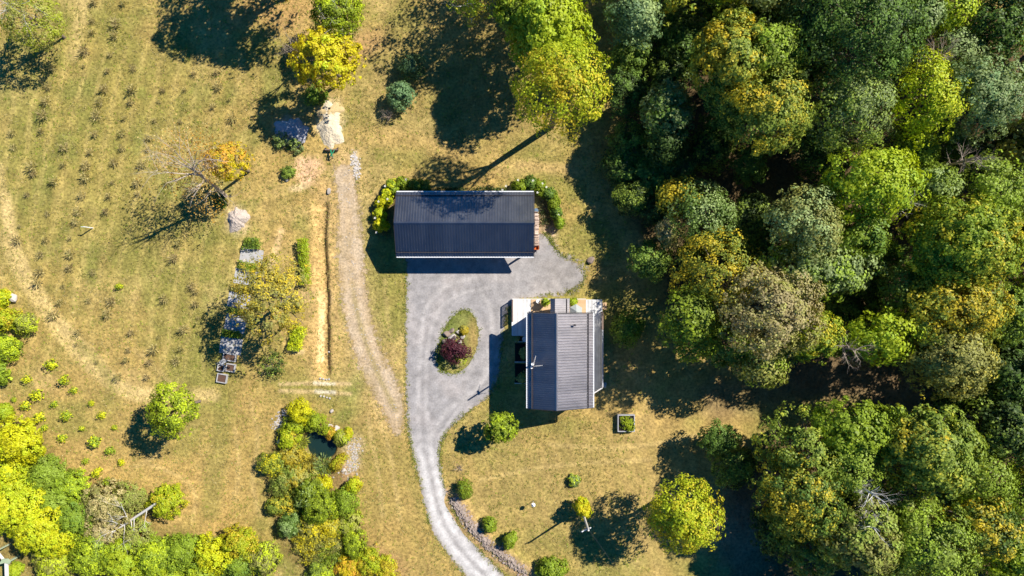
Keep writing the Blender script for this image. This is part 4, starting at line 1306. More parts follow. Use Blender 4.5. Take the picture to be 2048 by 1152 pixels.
# ------------------------------------------------------------------ the wood on the right
B_, T_ = "broadleaf_tree", "tree"
FOREST = [
 # px, py, r, h, base, autumn, share, label, kw
 (1468, 118, 82, 20.7, 'olive', 'gold', 0.46, "tall olive tree with gold left flank at the upper edge of the wood", {}),
 (1540, 105, 62, 21.3, 'olive', 'ygreen', 0.45, "olive green round tree just right of the gold flanked tree in the upper wood", {}),
 (1538, 222, 84, 20.7, 'olive', 'gold', 0.36, "big yellowish olive tree right below the gold flanked tree in the upper wood", {}),
 (1468, 190, 60, 17.1, 'mid', 'olive', 0.40, "darker green tree between the upper olive crowns and the barn clearing", {}),
 (1715, 62, 128, 23.2, 'dark', 'mid', 0.5, "widest dark green tree at the top of the wood", {'lobes': 9}),
 (1640, 40, 70, 20.7, 'dark', 'mid', 0.3, "dark green tree left of the widest tree at the wood's top", {}),
 (1702, 220, 82, 20.1, 'silver', 'olive', 0.42, "grey green tree below the widest dark tree, left of the lime tree", {}),
 (1852, 195, 74, 21.3, 'lime', 'gold', 0.24, "bright lime yellow tree in the upper right wood", {'ell': .85}),
 (1968, 190, 80, 22.0, 'silver', 'bluegreen', 0.30, "large pale silvery green tree at the right edge below the top", {}),
 (1915, 105, 42, 18.3, 'silver', 'mid', 0.30, "small silvery tree squeezed above the bright lime tree", {}),
 (1992, 55, 64, 19.5, 'dark', 'mid', 0.50, "dark green tree in the top right corner of the wood", {}),
 (1905, 25, 40, 18.3, 'ygreen', 'lime', 0.40, "small yellow green tree at the top edge near the corner", {}),
 (1842, 30, 42, 18.3, 'mid', 'silver', 0.50, "mid green tree at the top edge right of the widest crown", {}),
 (1745, 372, 84, 21.3, 'lime', 'ygreen', 0.45, "bright yellow green domed tree in the middle of the wood", {}),
 (1720, 470, 56, 18.3, 'ygreen', 'mid', 0.45, "yellow green tree hanging below the bright domed tree", {}),
 (1610, 448, 72, 19.5, 'khaki', 'silver', 0.50, "dull khaki tree left of the bright domed tree", {}),
 (1640, 535, 78, 17.1, 'silver', 'ygreen', 0.45, "pale green tree under the dull khaki tree", {'ell': 1.25}),
 (1868, 372, 46, 17.1, 'ygreen', 'silver', 0.50, "small yellowish tree in the dark gap right of the bright domed tree", {}),
 (1985, 380, 72, 18.9, 'olive', 'ygreen', 0.40, "loose olive tree at the right edge below the silvery tree", {'cover': .8}),
 (1830, 300, 44, 13.7, 'ygreen', 'mid', 0.40, "narrow green tree hanging under the bright lime tree", {}),
 (1932, 490, 104, 22.0, 'ygreen', 'gold', 0.36, "very large yellow green tree at the middle of the right edge", {'lobes': 9}),
 (1405, 432, 58, 12.0, 'mid', 'silver', 0.40, "round green tree standing in the dark hollow near the clearing", {}),
 (1362, 395, 38, 11.0, 'mid', 'gold', 0.44, "green tree with orange flecks left above the round hollow tree", {}),
 (1341, 462, 26, 10.0, 'khaki', 'beige', 0.50, "small pale khaki tree at the left foot of the round hollow tree", {'leaf': .24, 'clump': .6}),
 (1335, 225, 52, 13.0, 'silver', 'mid', 0.50, "grey green feathery tree at the wood's upper left edge", {}),
 (1330, 285, 40, 11.0, 'mid', 'dark', 0.50, "mid green tree below the feathery tree at the wood's edge", {}),
 (1440, 552, 84, 14, 'olive', 'gold', 0.56, "big orange gold tree in the middle of the wood's left edge", {'lobes': 8, 'cover': .75}),
 (1545, 622, 92, 20.7, 'beige', 'khaki', 0.45, "pale beige dusty looking tree right of the orange gold tree", {'lobes': 8, 'leaf': .25, 'dens': 80, 'cover': .75}),
 (1385, 645, 62, 14.0, 'olive', 'spring', 0.50, "green tree below the orange gold tree beside the house lawn", {'cover': .72}),
 (1628, 668, 56, 17.1, 'ygreen', 'gold', 0.34, "yellow green tree at the lower right of the dusty beige tree", {}),
 (1525, 722, 48, 13.7, 'ygreen', 'khaki', 0.50, "yellowish tree at the lower tip of the crowns above the shaded lane", {'cover': .74}),
 (1455, 690, 44, 11.6, 'mid', 'olive', 0.50, "low green tree left of the lower tip above the shaded lane", {'cover': .74}),
 (1775, 672, 62, 18.9, 'lime', 'ygreen', 0.50, "lime green two lobed tree above the shaded lane", {'ell': 1.15, 'lobes': 5}),
 (1720, 690, 40, 12.6, 'brown', 'olive', 0.50, "brownish thin tree left of the lime two lobed tree", {'cover': .7}),
 (1905, 610, 88, 20.7, 'olive', 'gold', 0.5, "golden orange tree under the very large right edge tree", {'lobes': 8}),
 (1815, 585, 52, 17.1, 'olive', 'mid', 0.50, "shaded olive tree left of the golden orange tree", {}),
 (1898, 712, 84, 19.5, 'khaki', 'gold', 0.28, "brownish olive tree overhanging the right end of the shaded lane", {}),
 (2022, 630, 56, 18.3, 'mid', 'spring', 0.45, "green tree at the right edge beside the golden orange tree", {}),
 (2020, 750, 60, 17.1, 'dark', 'mid', 0.40, "dark green tree at the right edge level with the shaded lane", {}),
 (2000, 850, 70, 17.1, 'dark', 'olive', 0.40, "dark green tree at the right edge just below the shaded lane", {}),
 (1712, 862, 72, 18.3, 'ygreen', 'spring', 0.40, "yellow green tree on the lower side of the shaded lane", {'ell': 1.15}),
 (1610, 900, 84, 16, 'olive', 'gold', 0.3, "olive tree at the lower left corner of the lower wood", {'cover': .65}),
 (1605, 985, 92, 16.5, 'mid', 'gold', 0.38, "broad dark olive tree facing the lawn in the lower wood", {'lobes': 9, 'cover': .62}),
 (1700, 930, 62, 19, 'ygreen', 'olive', 0.5, "yellowish olive tree in the centre left of the lower wood", {}),
 (1862, 900, 92, 22, 'olive', 'gold', 0.33, "large domed olive tree in the centre of the lower wood", {'lobes': 9}),
 (1965, 955, 56, 17.1, 'ygreen', 'olive', 0.40, "feathery yellow green tree right of the large domed olive tree", {'cover': .8}),
 (1795, 1010, 66, 16, 'khaki', 'ygreen', 0.50, "thin khaki tree with gaps below the large domed olive tree", {'cover': .65}),
 (1725, 1075, 78, 18.9, 'khaki', 'olive', 0.50, "khaki green tree at the bottom of the lower wood", {}),
 (1850, 1085, 86, 19.5, 'olive', 'ygreen', 0.42, "large yellow green tree at the bottom edge of the lower wood", {'lobes': 8}),
 (1965, 1060, 70, 18.3, 'mid', 'gold', 0.36, "olive tree at the bottom right of the lower wood", {}),
 (2030, 1120, 60, 17.1, 'ygreen', 'lime', 0.40, "yellow green tree in the bottom right corner", {}),
 (2035, 985, 50, 13.7, 'olive', 'spring', 0.40, "olive tree at the right edge of the lower wood", {}),
 (1625, 1095, 62, 10, 'mid', 'olive', 0.40, "shaded green tree at the bottom left of the lower wood", {'cover': .6}),
 # along the barn clearing
 (1122, 176, 88, 26, 'lime', 'gold', .40, "large round yellow green tree standing alone above the barn", {'lobes': 9, 'flat': 1.0}),
 (1100, 62, 84, 16.0, 'lime', 'ygreen', 0.40, "bright yellow green tree at the top edge above the barn", {'lobes': 8}),
 (1040, 20, 44, 13.0, 'olive', 'ygreen', 0.40, "olive tree at the top edge left of the bright tree above the barn", {}),
 (1268, 32, 58, 15.0, 'bluegreen', 'silver', 0.40, "blue green tree at the top edge between the clearing and the wood", {}),
 (1372, 1032, 72, 14, 'lime', 'gold', .34, "round yellow green tree standing alone in the lower lawn", {'lobes': 8}),
]
for (x, y, r, h, b, a, s, lab, kw) in FOREST:
    tree(x, y, r, h, b, a, s, lab, **kw)

# darker and smaller trees in the gaps of the wood (two shared crowns)
UG = "low dark trees in the gaps of the wood"
UL = "low dark green tree in the shadow of the tall crowns of the wood"
UNDER = [(1262, 110), (1248, 330), (1262, 285), (1300, 350), (1268, 395), (1315, 420), (1300, 520), (1345, 330), (1420, 300), (1500, 330), (1500, 440),
         (1540, 500), (1480, 480), (1640, 310), (1860, 440), (1770, 520), (1735, 560), (1720, 610), (1690, 620), (1940, 320), (2020, 300), (1900, 290), (1960, 790),
         (1590, 150), (1600, 250), (1380, 90), (1340, 150), (1350, 60), (1420, 20), (1500, 20), (1560, 40), (1900, 820), (1960, 740), (1780, 870), (1560, 1060),
         (1680, 1010), (1910, 1000), (1770, 1120), (1920, 1130), (1440, 880), (1470, 930), (1250, 185), (2030, 440), (1985, 700), (1380, 520), (1450, 250), (1780, 130), (1630, 120)]
umesh = [crown_mesh("crown", 300+i, 2.6, 2.0, 1.0, .75, .27, 55, 6, .9)[0] for i in range(3)]
rngu = np.random.default_rng(77)
utr = [limbs(rngu, 4.2, 5.2, np.zeros((0, 3)), 2, 0, .13) for i in range(1)]
first_trunk = None
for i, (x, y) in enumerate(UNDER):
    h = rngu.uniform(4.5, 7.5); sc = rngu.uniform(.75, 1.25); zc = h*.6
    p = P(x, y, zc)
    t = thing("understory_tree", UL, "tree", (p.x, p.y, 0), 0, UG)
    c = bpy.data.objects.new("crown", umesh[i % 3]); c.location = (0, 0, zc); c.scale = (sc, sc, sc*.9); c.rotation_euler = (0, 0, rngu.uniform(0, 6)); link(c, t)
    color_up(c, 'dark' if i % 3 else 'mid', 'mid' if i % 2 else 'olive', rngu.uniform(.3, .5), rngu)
    if first_trunk is None:
        first_trunk = tube_mesh("trunk", utr[0], M['bark'], 6, t)
    else:
        q = first_trunk.copy(); link(q, t); q.parent = t

# the wood goes on beyond the frame: it throws the shade at the top and right
BG_ = "trees of the wood beyond the edges of the photo"
bmesh_ = [crown_mesh("crown", 400+i, 5.2, 4.0, 1.0, 1.05, .36, 45, 7, .85, low=-.4)[0] for i in range(3)]
bthin = crown_mesh('crown', 410, 5.2, 4.2, 1.0, .9, .30, 34, 8, .5, low=-.4, jag=2.2, spread=.65)[0]
btr = None
BEY = [(560, -115), (490, -150), (985, -60), (1120, -90), (1230, -100), (1330, -60), (1420, -90), (1530, -80), (1650, -120), (1760, -110), (1880, -100), (1990, -90), (2110, -30), (2130, 90), (2150, 210), (2120, 330), (2150, 440),
       (2130, 560), (2120, 680), (2140, 800), (2120, 900), (2140, 1010), (2120, 1120), (2240, 20), (2260, 160), (2250, 300), (2260, 460), (2250, 620), (2260, 780), (1600, -220), (1800, -220), (2000, -220), (1400, -200), (1250, -220), (1080, -190)]
for i, (x, y) in enumerate(BEY):
    h = rngu.uniform(14, 18); zc = h*.6; p = P(x, y, zc); sc = rngu.uniform(.85, 1.1)
    t = thing("broadleaf_tree", "tree of the wood continuing past the picture edge", "tree", (p.x, p.y, 0), 0, BG_)
    c = bpy.data.objects.new("crown", bthin if 900 < x < 1250 else bmesh_[i % 3]); c.location = (0, 0, zc); c.scale = (sc, sc, sc); c.rotation_euler = (0, 0, rngu.uniform(0, 6)); link(c, t)
    color_up(c, ('mid', 'olive', 'ygreen', 'silver')[i % 4], 'gold', .3, rngu)
    if btr is None:
        btr = tube_mesh("trunk", limbs(rngu, 9, 11, np.zeros((0, 3)), 2, 0, .26), M['bark'], 6, t)
    else:
        q = btr.copy(); link(q, t); q.parent = t

# grey dead crowns in the wood
for i, (x, y, z, r, lab, mt) in enumerate(((1925, 88, 16, 24, "dead brown tree crown in the gap above the silvery tree", 'twig'), (1990, 305, 17, 26, "dead pinkish tree at the right edge below the silvery tree", 'twig'),
                                      (1848, 402, 14, 20, "small grey dead tree in the dark gap right of the bright domed tree", 'pale_bark'), (1782, 1010, 18, 24, "grey dead tree in a gap of the lower wood's middle", 'pale_bark'),
                                      (1790, 1085, 18, 24, "pale grey dead tree near the bottom of the lower wood", 'pale_bark'), (2030, 535, 16, 26, "grey brown dead tree at the right edge by the very large tree", 'twig'),
                                      (1735, 705, 16, 24, "brown dead tree left of the lime two lobed tree", 'twig'))):
    rng = np.random.default_rng(600+i); out = []; p = P(x, y, z)
    out.append(([Vector((0, 0, 0)), Vector((.1, 0, z*.5)), Vector((0, .1, z*.85))], [.2, .14, .07]))
    for k in range(16):
        g = rng.uniform(0, 6.28); e = rng.uniform(.4, 1.0)
        d = Vector((math.cos(g)*e, math.sin(g)*e, rng.uniform(.25, 1.1))).normalized()
        grow(rng, Vector((0, 0, z*rng.uniform(.6, .85))), d, r*S*rng.uniform(.8, 1.3), .05, 2, out)
    o = tube_mesh("dead_tree", out, M[mt], 4); o.location = (p.x, p.y, 0)
    tag(o, lab, "dead tree")

# ------------------------------------------------------------------ trees on the open left side
tree(66, 40, 60, 9, 'lime', 'khaki', .50, "yellow green tree with pale bare twigs in the top left corner", leaf=.22, clump=.7, dens=40, cover=.6, jag=2)
t = tree(652, 118, 60, 13, 'yellow', 'lime', .30, "bright yellow tree with bare left branches above the cream sand heap", leaf=.24, clump=.6, dens=40, cover=.55, lobes=9, jag=2.2, spread=.62)
t = tree(672, 28, 52, 10, 'spring', 'lime', .4, "light green tree at the top edge above the bright yellow tree", leaf=.25, clump=.7)
t = tree(452, 322, 42, 11, 'yellow', 'orange', .42, "small golden yellow tree beside the bare birch", leaf=.22, clump=.5, dens=34, cover=.55, jag=2.0)
tree(542, 596, 82, 13.5, 'khaki', 'gold', .50, "sparse yellowing tree leaning over the vegetable garden", leaf=.22, clump=.65, dens=44, cover=.62, flat=.5, lobes=9)
tree(345, 822, 50, 11, 'spring', 'lime', .50, "round fresh green tree alone at the lower end of the field", leaf=.26, clump=.7, cover=.72)
tree(1000, 856, 31, 6.5, 'spring', 'lime', .35, "small loose light green tree in the house shadow beside the lane", leaf=.24, clump=.5, dens=40, cover=.6, lobes=6)
tree(946, 8, 34, 9, 'khaki', 'gold', .5, "thin half bare yellow tree at the top edge above the barn's left half", leaf=.2, clump=.6, dens=36, cover=.5)
tree(450, 735, 34, 7.0, 'khaki', 'olive', .4, "thin shade tree"  if False else "thin grey leaved tree shading the lower planter boxes", leaf=.2, clump=.6, dens=30, cover=.35) if False else None

# bare branches showing on trees: birch and the two half bare ones
def bare_tree(name, base, pts, rads, spec, label, mat, seed, leaves=None, cat="bare tree"):
    """trunk through photo points (px,py,z) with branches towards (px,py,z) targets"""
    rng = np.random.default_rng(seed)
    b = P(*base); t = thing(name, label, cat, b)
    out = []
    tp = [Vector((0, 0, -.1))] + [P(*q) - b for q in pts]
    out.append((tp, rads))
    for (i, f, tx, ty, tz, r, depth) in spec:
        s = tp[i].lerp(tp[min(i+1, len(tp)-1)], f); e = P(tx, ty, tz) - b
        grow(rng, s, (e-s).normalized(), (e-s).length, r, depth, out)
    tube_mesh("trunk", out, M[mat], 5, t)
    if leaves:
        L = np.array([list(P(x, y, z) - b) for (x, y, z, *_) in leaves])
        V_, F_, A_ = [], [], []
        off = 0
        for (x, y, z, r, n) in leaves:
            c = np.array(P(x, y, z) - b)
            q = c + rng.normal(size=(n, 3))*np.array([r, r, r*.7])*S*.6
            V, F = leaf_quads(rng, q, unit(rng.normal(size=(n, 3)) + np.array([0, 0, .8])), .22, .16)
            V_.append(V); F_.append(F + off); off += len(V)
            A_.append(np.stack([rng.uniform(0, 1, n), np.full(n, rng.uniform(0, 1)), np.full(n, rng.uniform(.3, .7)), np.ones(n)], 1))
        me = np_mesh("crown", np.concatenate(V_), np.concatenate(F_), {"leafcol": ('FACE', np.concatenate(A_))}); me.materials.append(M['foliage'])
        c = link(bpy.data.objects.new("crown", me), t)
        color_up(c, 'orange', 'beige', .45, rng)
    return t

bare_tree("bare_birch", (452, 392), [(432, 374, 4.0), (402, 352, 8.0), (385, 340, 10)], [.24, .20, .14, .08],
          [(1, .3, 350, 300, 13.0, .09, 3), (2, .1, 318, 336, 11.7, .10, 3), (2, .5, 362, 285, 14.3, .09, 3), (2, .6, 330, 360, 11.1, .08, 3), (2, .9, 392, 300, 14.3, .08, 3), (3, 0, 345, 318, 14.3, .08, 3), (3, 0, 372, 298, 14.3, .06, 3),
           (1, .6, 372, 390, 7.8, .07, 2), (1, .2, 410, 395, 6.5, .06, 2), (0, .8, 462, 412, 5.2, .05, 2), (1, .2, 456, 405, 6.5, .04, 2), (2, .4, 425, 320, 11.7, .06, 2), (1, .8, 395, 395, 9.1, .06, 2)],
          "pale bare birch leaning left with orange remnants of leaves in the field", 'birch_bark', 31,
          [(368, 280, 10.8, 32, 290), (330, 310, 10.2, 32, 193), (412, 300, 10.8, 29, 290), (352, 325, 9.6, 29, 193), (405, 405, 4.8, 29, 165), (395, 385, 5.4, 23, 88), (425, 418, 3.6, 20, 77), (390, 350, 7.2, 29, 193), (415, 340, 8.4, 26, 242), (352, 372, 7.2, 23, 121)])
bare_tree("bare_tree", (612, 118), [(606, 110, 3), (596, 102, 6)], [.12, .10, .06],
          [(1, .5, 572, 92, 8, .06, 3), (1, .8, 578, 108, 7, .06, 3), (2, 0, 580, 80, 9, .05, 3), (1, .4, 588, 122, 6, .05, 2), (2, 0, 605, 78, 8, .05, 2)],
          "bare grey brown branches left of the bright yellow tree", 'twig', 32)
bare_tree("bare_tree", (690, 62), [(686, 50, 3), (676, 40, 6)], [.12, .10, .06],
          [(1, .5, 668, 60, 7, .06, 3), (1, .8, 650, 30, 8, .06, 3), (2, 0, 690, 22, 9, .05, 3), (1, .2, 710, 62, 5, .05, 3), (1, .2, 700, 50, 6, .05, 2)],
          "bare twiggy tree in front of the light green tree at the top", 'pale_bark', 33)
bare_tree("bare_tree", (30, 20), [(28, 18, 3), (22, 12, 6)], [.14, .11, .07],
          [(1, .5, 60, 4, 9, .06, 3), (1, .8, 10, 14, 8, .06, 3), (2, 0, 72, 12, 9, .05, 3), (2, 0, 30, -10, 9, .05, 3), (1, .5, 0, 24, 8, .05, 3), (2, 0, 50, 24, 8, .05, 3)],
          "tangle of pale bare branches in the top left corner tree", 'pale_bark', 34)
bare_tree("bare_tree", (944, 44), [(940, 20, 4), (934, 8, 7)], [.14, .11, .07],
          [(1, .8, 905, 12, 8, .06, 2), (2, 0, 945, -20, 9, .06, 2), (2, 0, 960, 0, 8, .05, 2)],
          "white limbed bare trunk at the top edge above the barn", 'pale_bark', 35)
# big leaning dead trunk lower left
bare_tree("leaning_dead_tree", (196, 1086), [(230, 1062, .9), (262, 1040, 1.5), (326, 998, 2.5)], [.09, .12, .16, .19],
          [(0, .6, 190, 1100, 1.0, .06, 3), (1, .1, 205, 1070, 3, .05, 3), (1, .6, 252, 1085, 2, .04, 2), (2, 0, 262, 1080, 2, .05, 2), (2, .1, 272, 1072, 2.4, .05, 2), (2, .5, 292, 1048, 2.6, .05, 2), (1, .5, 220, 1040, 3.0, .05, 3), (1, .9, 236, 1010, 3.6, .05, 3)],
          "long white dead trunk leaning over the pale bushes at lower left", 'pale_bark', 36, cat="dead tree")

# hedges and garden rows
def hedge(px, py, w, l, h, rot, base, aut, share, label, seed, cat="hedge", name="hedge", leaf=.17, dens=1.0):
    rng = np.random.default_rng(seed)
    p = P(px, py, h*.5); a, b = w*S/2, l*S/2
    n = int(a*b*4*260*dens)
    u = rng.uniform(-1, 1, (n, 2)); z = rng.uniform(.15, 1, n)**.5
    edge = 1 - .28*z**3
    lump = .8 + .35*vn(u[:, 0]*a*3+seed*9, u[:, 1]*b*3, 1.6, seed)
    P0 = np.stack([u[:, 0]*a*edge*lump, u[:, 1]*b*(.9+.1*lump), z*h*lump*(1-.25*(u[:, 0]**2))], 1)
    P0[:, :2] += rng.normal(size=(n, 2))*.05
    nr = unit(np.stack([u[:, 0]*.6, u[:, 1]*.2, np.full(n, .7)], 1) + .6*rng.normal(size=(n, 3)))
    V, F = leaf_quads(rng, P0, nr, leaf, leaf*.75)
    V[:, 2] = np.maximum(V[:, 2], .03)
    at = np.stack([rng.uniform(0, 1, n), vn(P0[:, 0]*2, P0[:, 1]*2, .8, 3), vn(P0[:, 0], P0[:, 1]+seed, 1.2, 5), np.ones(n)], 1)
    me = np_mesh(name, V, F, {"leafcol": ('FACE', at)}); me.materials.append(M['foliage'])
    o = link(bpy.data.objects.new(name, me)); o.location = (p.x, p.y, 0); o.rotation_euler = (0, 0, math.radians(rot))
    color_up(o, base, aut, share, rng)
    return tag(o, label, cat)
hedge(608, 523, 25, 90, 1.3, 3, 'lime', 'ygreen', .45, "long narrow yellow green hedge between the garden and the ditch", 1)
hedge(592, 676, 34, 50, 1.1, -14, 'lime', 'bright', .35, "short block of bright yellow green hedge beside the ditch", 2)
hedge(503, 487, 38, 22, .9, 0, 'mid', 'spring', .45, "green plant bed at the top of the vegetable garden", 3, "plant row", "plant_row")
hedge(494, 532, 48, 16, .8, -12, 'ygreen', 'spring', .4, "yellow green plant row between the two topmost grey strips", 4, "plant row", "plant_row")
hedge(476, 577, 38, 12, .6, -10, 'khaki', 'orange', .35, "withered orange flecked plant row left of the sparse yellow tree", 5, "plant row", "plant_row")
hedge(472, 622, 40, 11, .6, -10, 'olive', 'khaki', .4, "dull plant row between grey strips under the sparse yellow tree", 6, "plant row", "plant_row")
hedge(462, 667, 44, 14, .7, -8, 'spring', 'mid', .4, "green plant row above the lowest grey strip", 7, "plant row", "plant_row")
# flowers and vines round the barn
VB = [(762, 450, 13, 'bright', "yellow flowering plant at the lower left end of the barn's bed"), (760, 428, 12, 'lime', "yellow green plant left of the barn, second from the bed's lower end"),
      (764, 408, 12, 'bright', "yellow flowering plant left of the barn near its upper corner"), (775, 392, 14, 'lime', "yellow green plant at the bend of the barn's left bed"),
      (785, 374, 13, 'ygreen', "yellow green plant above the barn's upper left corner"), (808, 368, 14, 'spring', "green plant above the barn's roof near its left end"),
      (832, 370, 13, 'mid', "green plant above the barn's roof, right of the left end"), (850, 375, 11, 'mid', "small green plant where the barn's upper bed thins out"),
      (1040, 372, 13, 'spring', "green plant above the barn's upper right corner"), (1060, 368, 14, 'mid', "leafy green plant just above the barn's right end"),
      (1080, 375, 14, 'spring', "leafy plant at the bend of the barn's right bed"), (1097, 388, 13, 'mid', "dark green plant on the outer curve of the barn's right bed"),
      (1107, 405, 12, 'spring', "green plant right of the barn, halfway down the bed"), (1113, 425, 12, 'mid', "green plant right of the barn below the curve"),
      (1119, 445, 10, 'ygreen', "yellowish plant at the lower end of the barn's right bed")]
for i, (x, y, r, b, lab) in enumerate(VB):
    shrub(x, y, r, 1.5, b, 'bright' if x < 800 else 'spring', .35, lab, "flowering plant", "flowering_plant", clump=.34, leaf=.20, dens=38)
hedge(900, 379, 60, 7, .8, 0, 'dark', 'mid', .4, "low dark green plants along the left half of the barn's upper wall", 8, "plant row", "plant_row")
hedge(980, 379, 80, 7, .8, 0, 'dark', 'mid', .4, "low dark green plants along the right half of the barn's upper wall", 9, "plant row", "plant_row")
hedge(1089, 420, 30, 60, .5, 0, 'dark', 'brown', .4, "dark ground plants inside the barn's right bed", 10, "ground cover", "ground_cover", dens=.3)
# white blossoms of the barn beds
m = MB(130); rb = random.Random(5)
for (x, y) in ((770, 372), (812, 359), (757, 403), (750, 436), (753, 465), (775, 398), (1036, 360), (1066, 361), (1093, 374), (1117, 430), (1012, 372), (1005, 380), (1075, 385), (1085, 367)):
    c = P(x, y, 1.5)
    for k in range(5):
        g = k*1.257; m.add([c, c + Vector((math.cos(g-.4)*.10, math.sin(g-.4)*.10, .03)), c + Vector((math.cos(g)*.16, math.sin(g)*.16, .01)), c + Vector((math.cos(g+.4)*.10, math.sin(g+.4)*.10, .03))], [(0,1,2,3)])
o = m.build("blossoms", M['flower']); tag(o, "white blossoms dotted over the plants round the barn", "flowers", kind="stuff")

# island, deck and lawn plants
shrub(911, 702, 23, 2.2, 'purple', 'rust', .08, "dark purple shrub on the oval grass island in the driveway", leaf=.20, clump=.5, dens=46)
shrub(920, 724, 11, .6, 'lime', 'beige', .5, "small pale flowering plant below the purple shrub", leaf=.12, clump=.25)
shrub(928, 662, 9, .5, 'gold', 'khaki', .4, "yellowish tuft beside the island rocks", leaf=.12, clump=.2)
for (x, y, r, h, lab, z0) in ((1091, 605, 7.5, 1.6, "potted yellow green vine on the deck left of the porch roof", .5), (1145, 604, 7.5, 1.6, "potted green vine on the deck right of the porch roof", .5)):
    pq = P(x, y, 1.3)
    t = thing("potted_plant", lab, "potted plant", (pq.x, pq.y, DZ))
    m = MB(140); m.lathe((0, 0, 0), [(.15, 0), (.2, .36), (.22, .36), (.22, .40), (.17, .40), (.16, .34)], 14); m.build("pot", M['lattice'], t)
    me, C = crown_mesh("foliage", 900+int(x), r*S, .62, 1, .22, .15, 26, 5)
    c = bpy.data.objects.new("foliage", me); c.location = (0, 0, .95); link(c, t); color_up(c, 'ygreen', 'lime', .5, np.random.default_rng(1))
shrub(1049, 706, 10, 1.5, 'silver', 'mid', .3, "round grey green shrub in the middle soil bed by the house wall", leaf=.13, clump=.25)
shrub(1047, 756, 10.5, 1.5, 'silver', 'spring', .3, "round grey green shrub in the last soil bed by the house wall", leaf=.13, clump=.25)
shrub(1033, 678, 5, .5, 'silver', 'beige', .3, "small grey plant in the narrow soil bed by the deck", leaf=.12, clump=.18)
shrub(1253, 847, 15, 1.0, 'lime', 'spring', .5, "yellow green leafy plants growing in the square white planter", "plants", "planter_plants", leaf=.16, clump=.3, dens=26, cover=.7)
shrub(930, 978, 15, 2.0, 'spring', 'mid', .4, "green bush beside the lane, uppermost of the lawn bushes", leaf=.18, clump=.4)
shrub(979, 1049, 13, 1.9, 'ygreen', 'spring', .5, "yellow green bush above the stony bank, middle of the lawn bushes", leaf=.18, clump=.36)
shrub(1020, 1080, 13, 1.9, 'spring', 'ygreen', .4, "green bush right of the stony bank, lowest but one of the lawn bushes", leaf=.18, clump=.36)
shrub(1103, 1142, 26, 1.8, 'ygreen', 'spring', .5, "wide bush at the bottom edge where the stony bank ends", leaf=.2, clump=.45)
shrub(1147, 961, 11, .7, 'silver', 'lime', .5, "pale variegated hosta alone in the middle of the lawn", "plant", "hosta", leaf=.30, clump=.3, dens=14)
shrub(1166, 1016, 16, 3.6, 'yellow', 'lime', .45, "yellow vine wrapped round the foot of the utility pole", "vine", "vine", leaf=.2, clump=.4)
shrub(1255, 655, 32, 3.2, 'mid', 'spring', .45, "green bush in the shade between the deck and the wood", leaf=.22, clump=.6)
shrub(803, 192, 25, 3.0, 'bluegreen', 'silver', .3, "round blue green bush in the shade left above the barn", leaf=.2, clump=.5)
shrub(822, 132, 23, 3.0, 'bluegreen', 'dark', .4, "dark blue green bush above the round bush in the shade", leaf=.2, clump=.5)
shrub(1250, 165, 15, 2.4, 'khaki', 'gold', .4, "small yellowish bush in the dark gap right of the large round tree", leaf=.2, clump=.4)
shrub(1280, 112, 16, 2.4, 'olive', 'khaki', .4, "olive bush in the dark gap below the blue green tree", leaf=.2, clump=.4)
twig_bush(781, 236, 17, 1.6, "small bare grey bush in the shade above the barn", seed=3)
twig_bush(918, 936, 16, .7, "low orange brown twiggy plant on the lawn beside the lane", n=9, seed=4)
twig_bush(545, 728, 26, 1.4, "small dark bare shrub below the short yellow green hedge", n=7, seed=5)
shrub(545, 730, 24, 1.4, 'dark', 'olive', .4, "thin dark leaved shrub below the short yellow green hedge", leaf=.16, clump=.3, dens=14, cover=.35)
shrub(576, 345, 13, .8, 'mid', 'olive', .4, "low green plant at the left of the reddish dirt patch", leaf=.16, clump=.3)
shrub(438, 402, 13, .9, 'mid', 'dark', .4, "dark green bush at the foot of the bare birch", leaf=.18, clump=.4)
shrub(630, 192, 20, 1.0, 'mid', 'ygreen', .4, "green weeds under the bright yellow tree beside the heaps", leaf=.18, clump=.4)
shrub(575, 285, 22, .8, 'silver', 'olive', .4, "grey green weeds on the lower side of the crushed stone heap", leaf=.16, clump=.35, cover=.35)

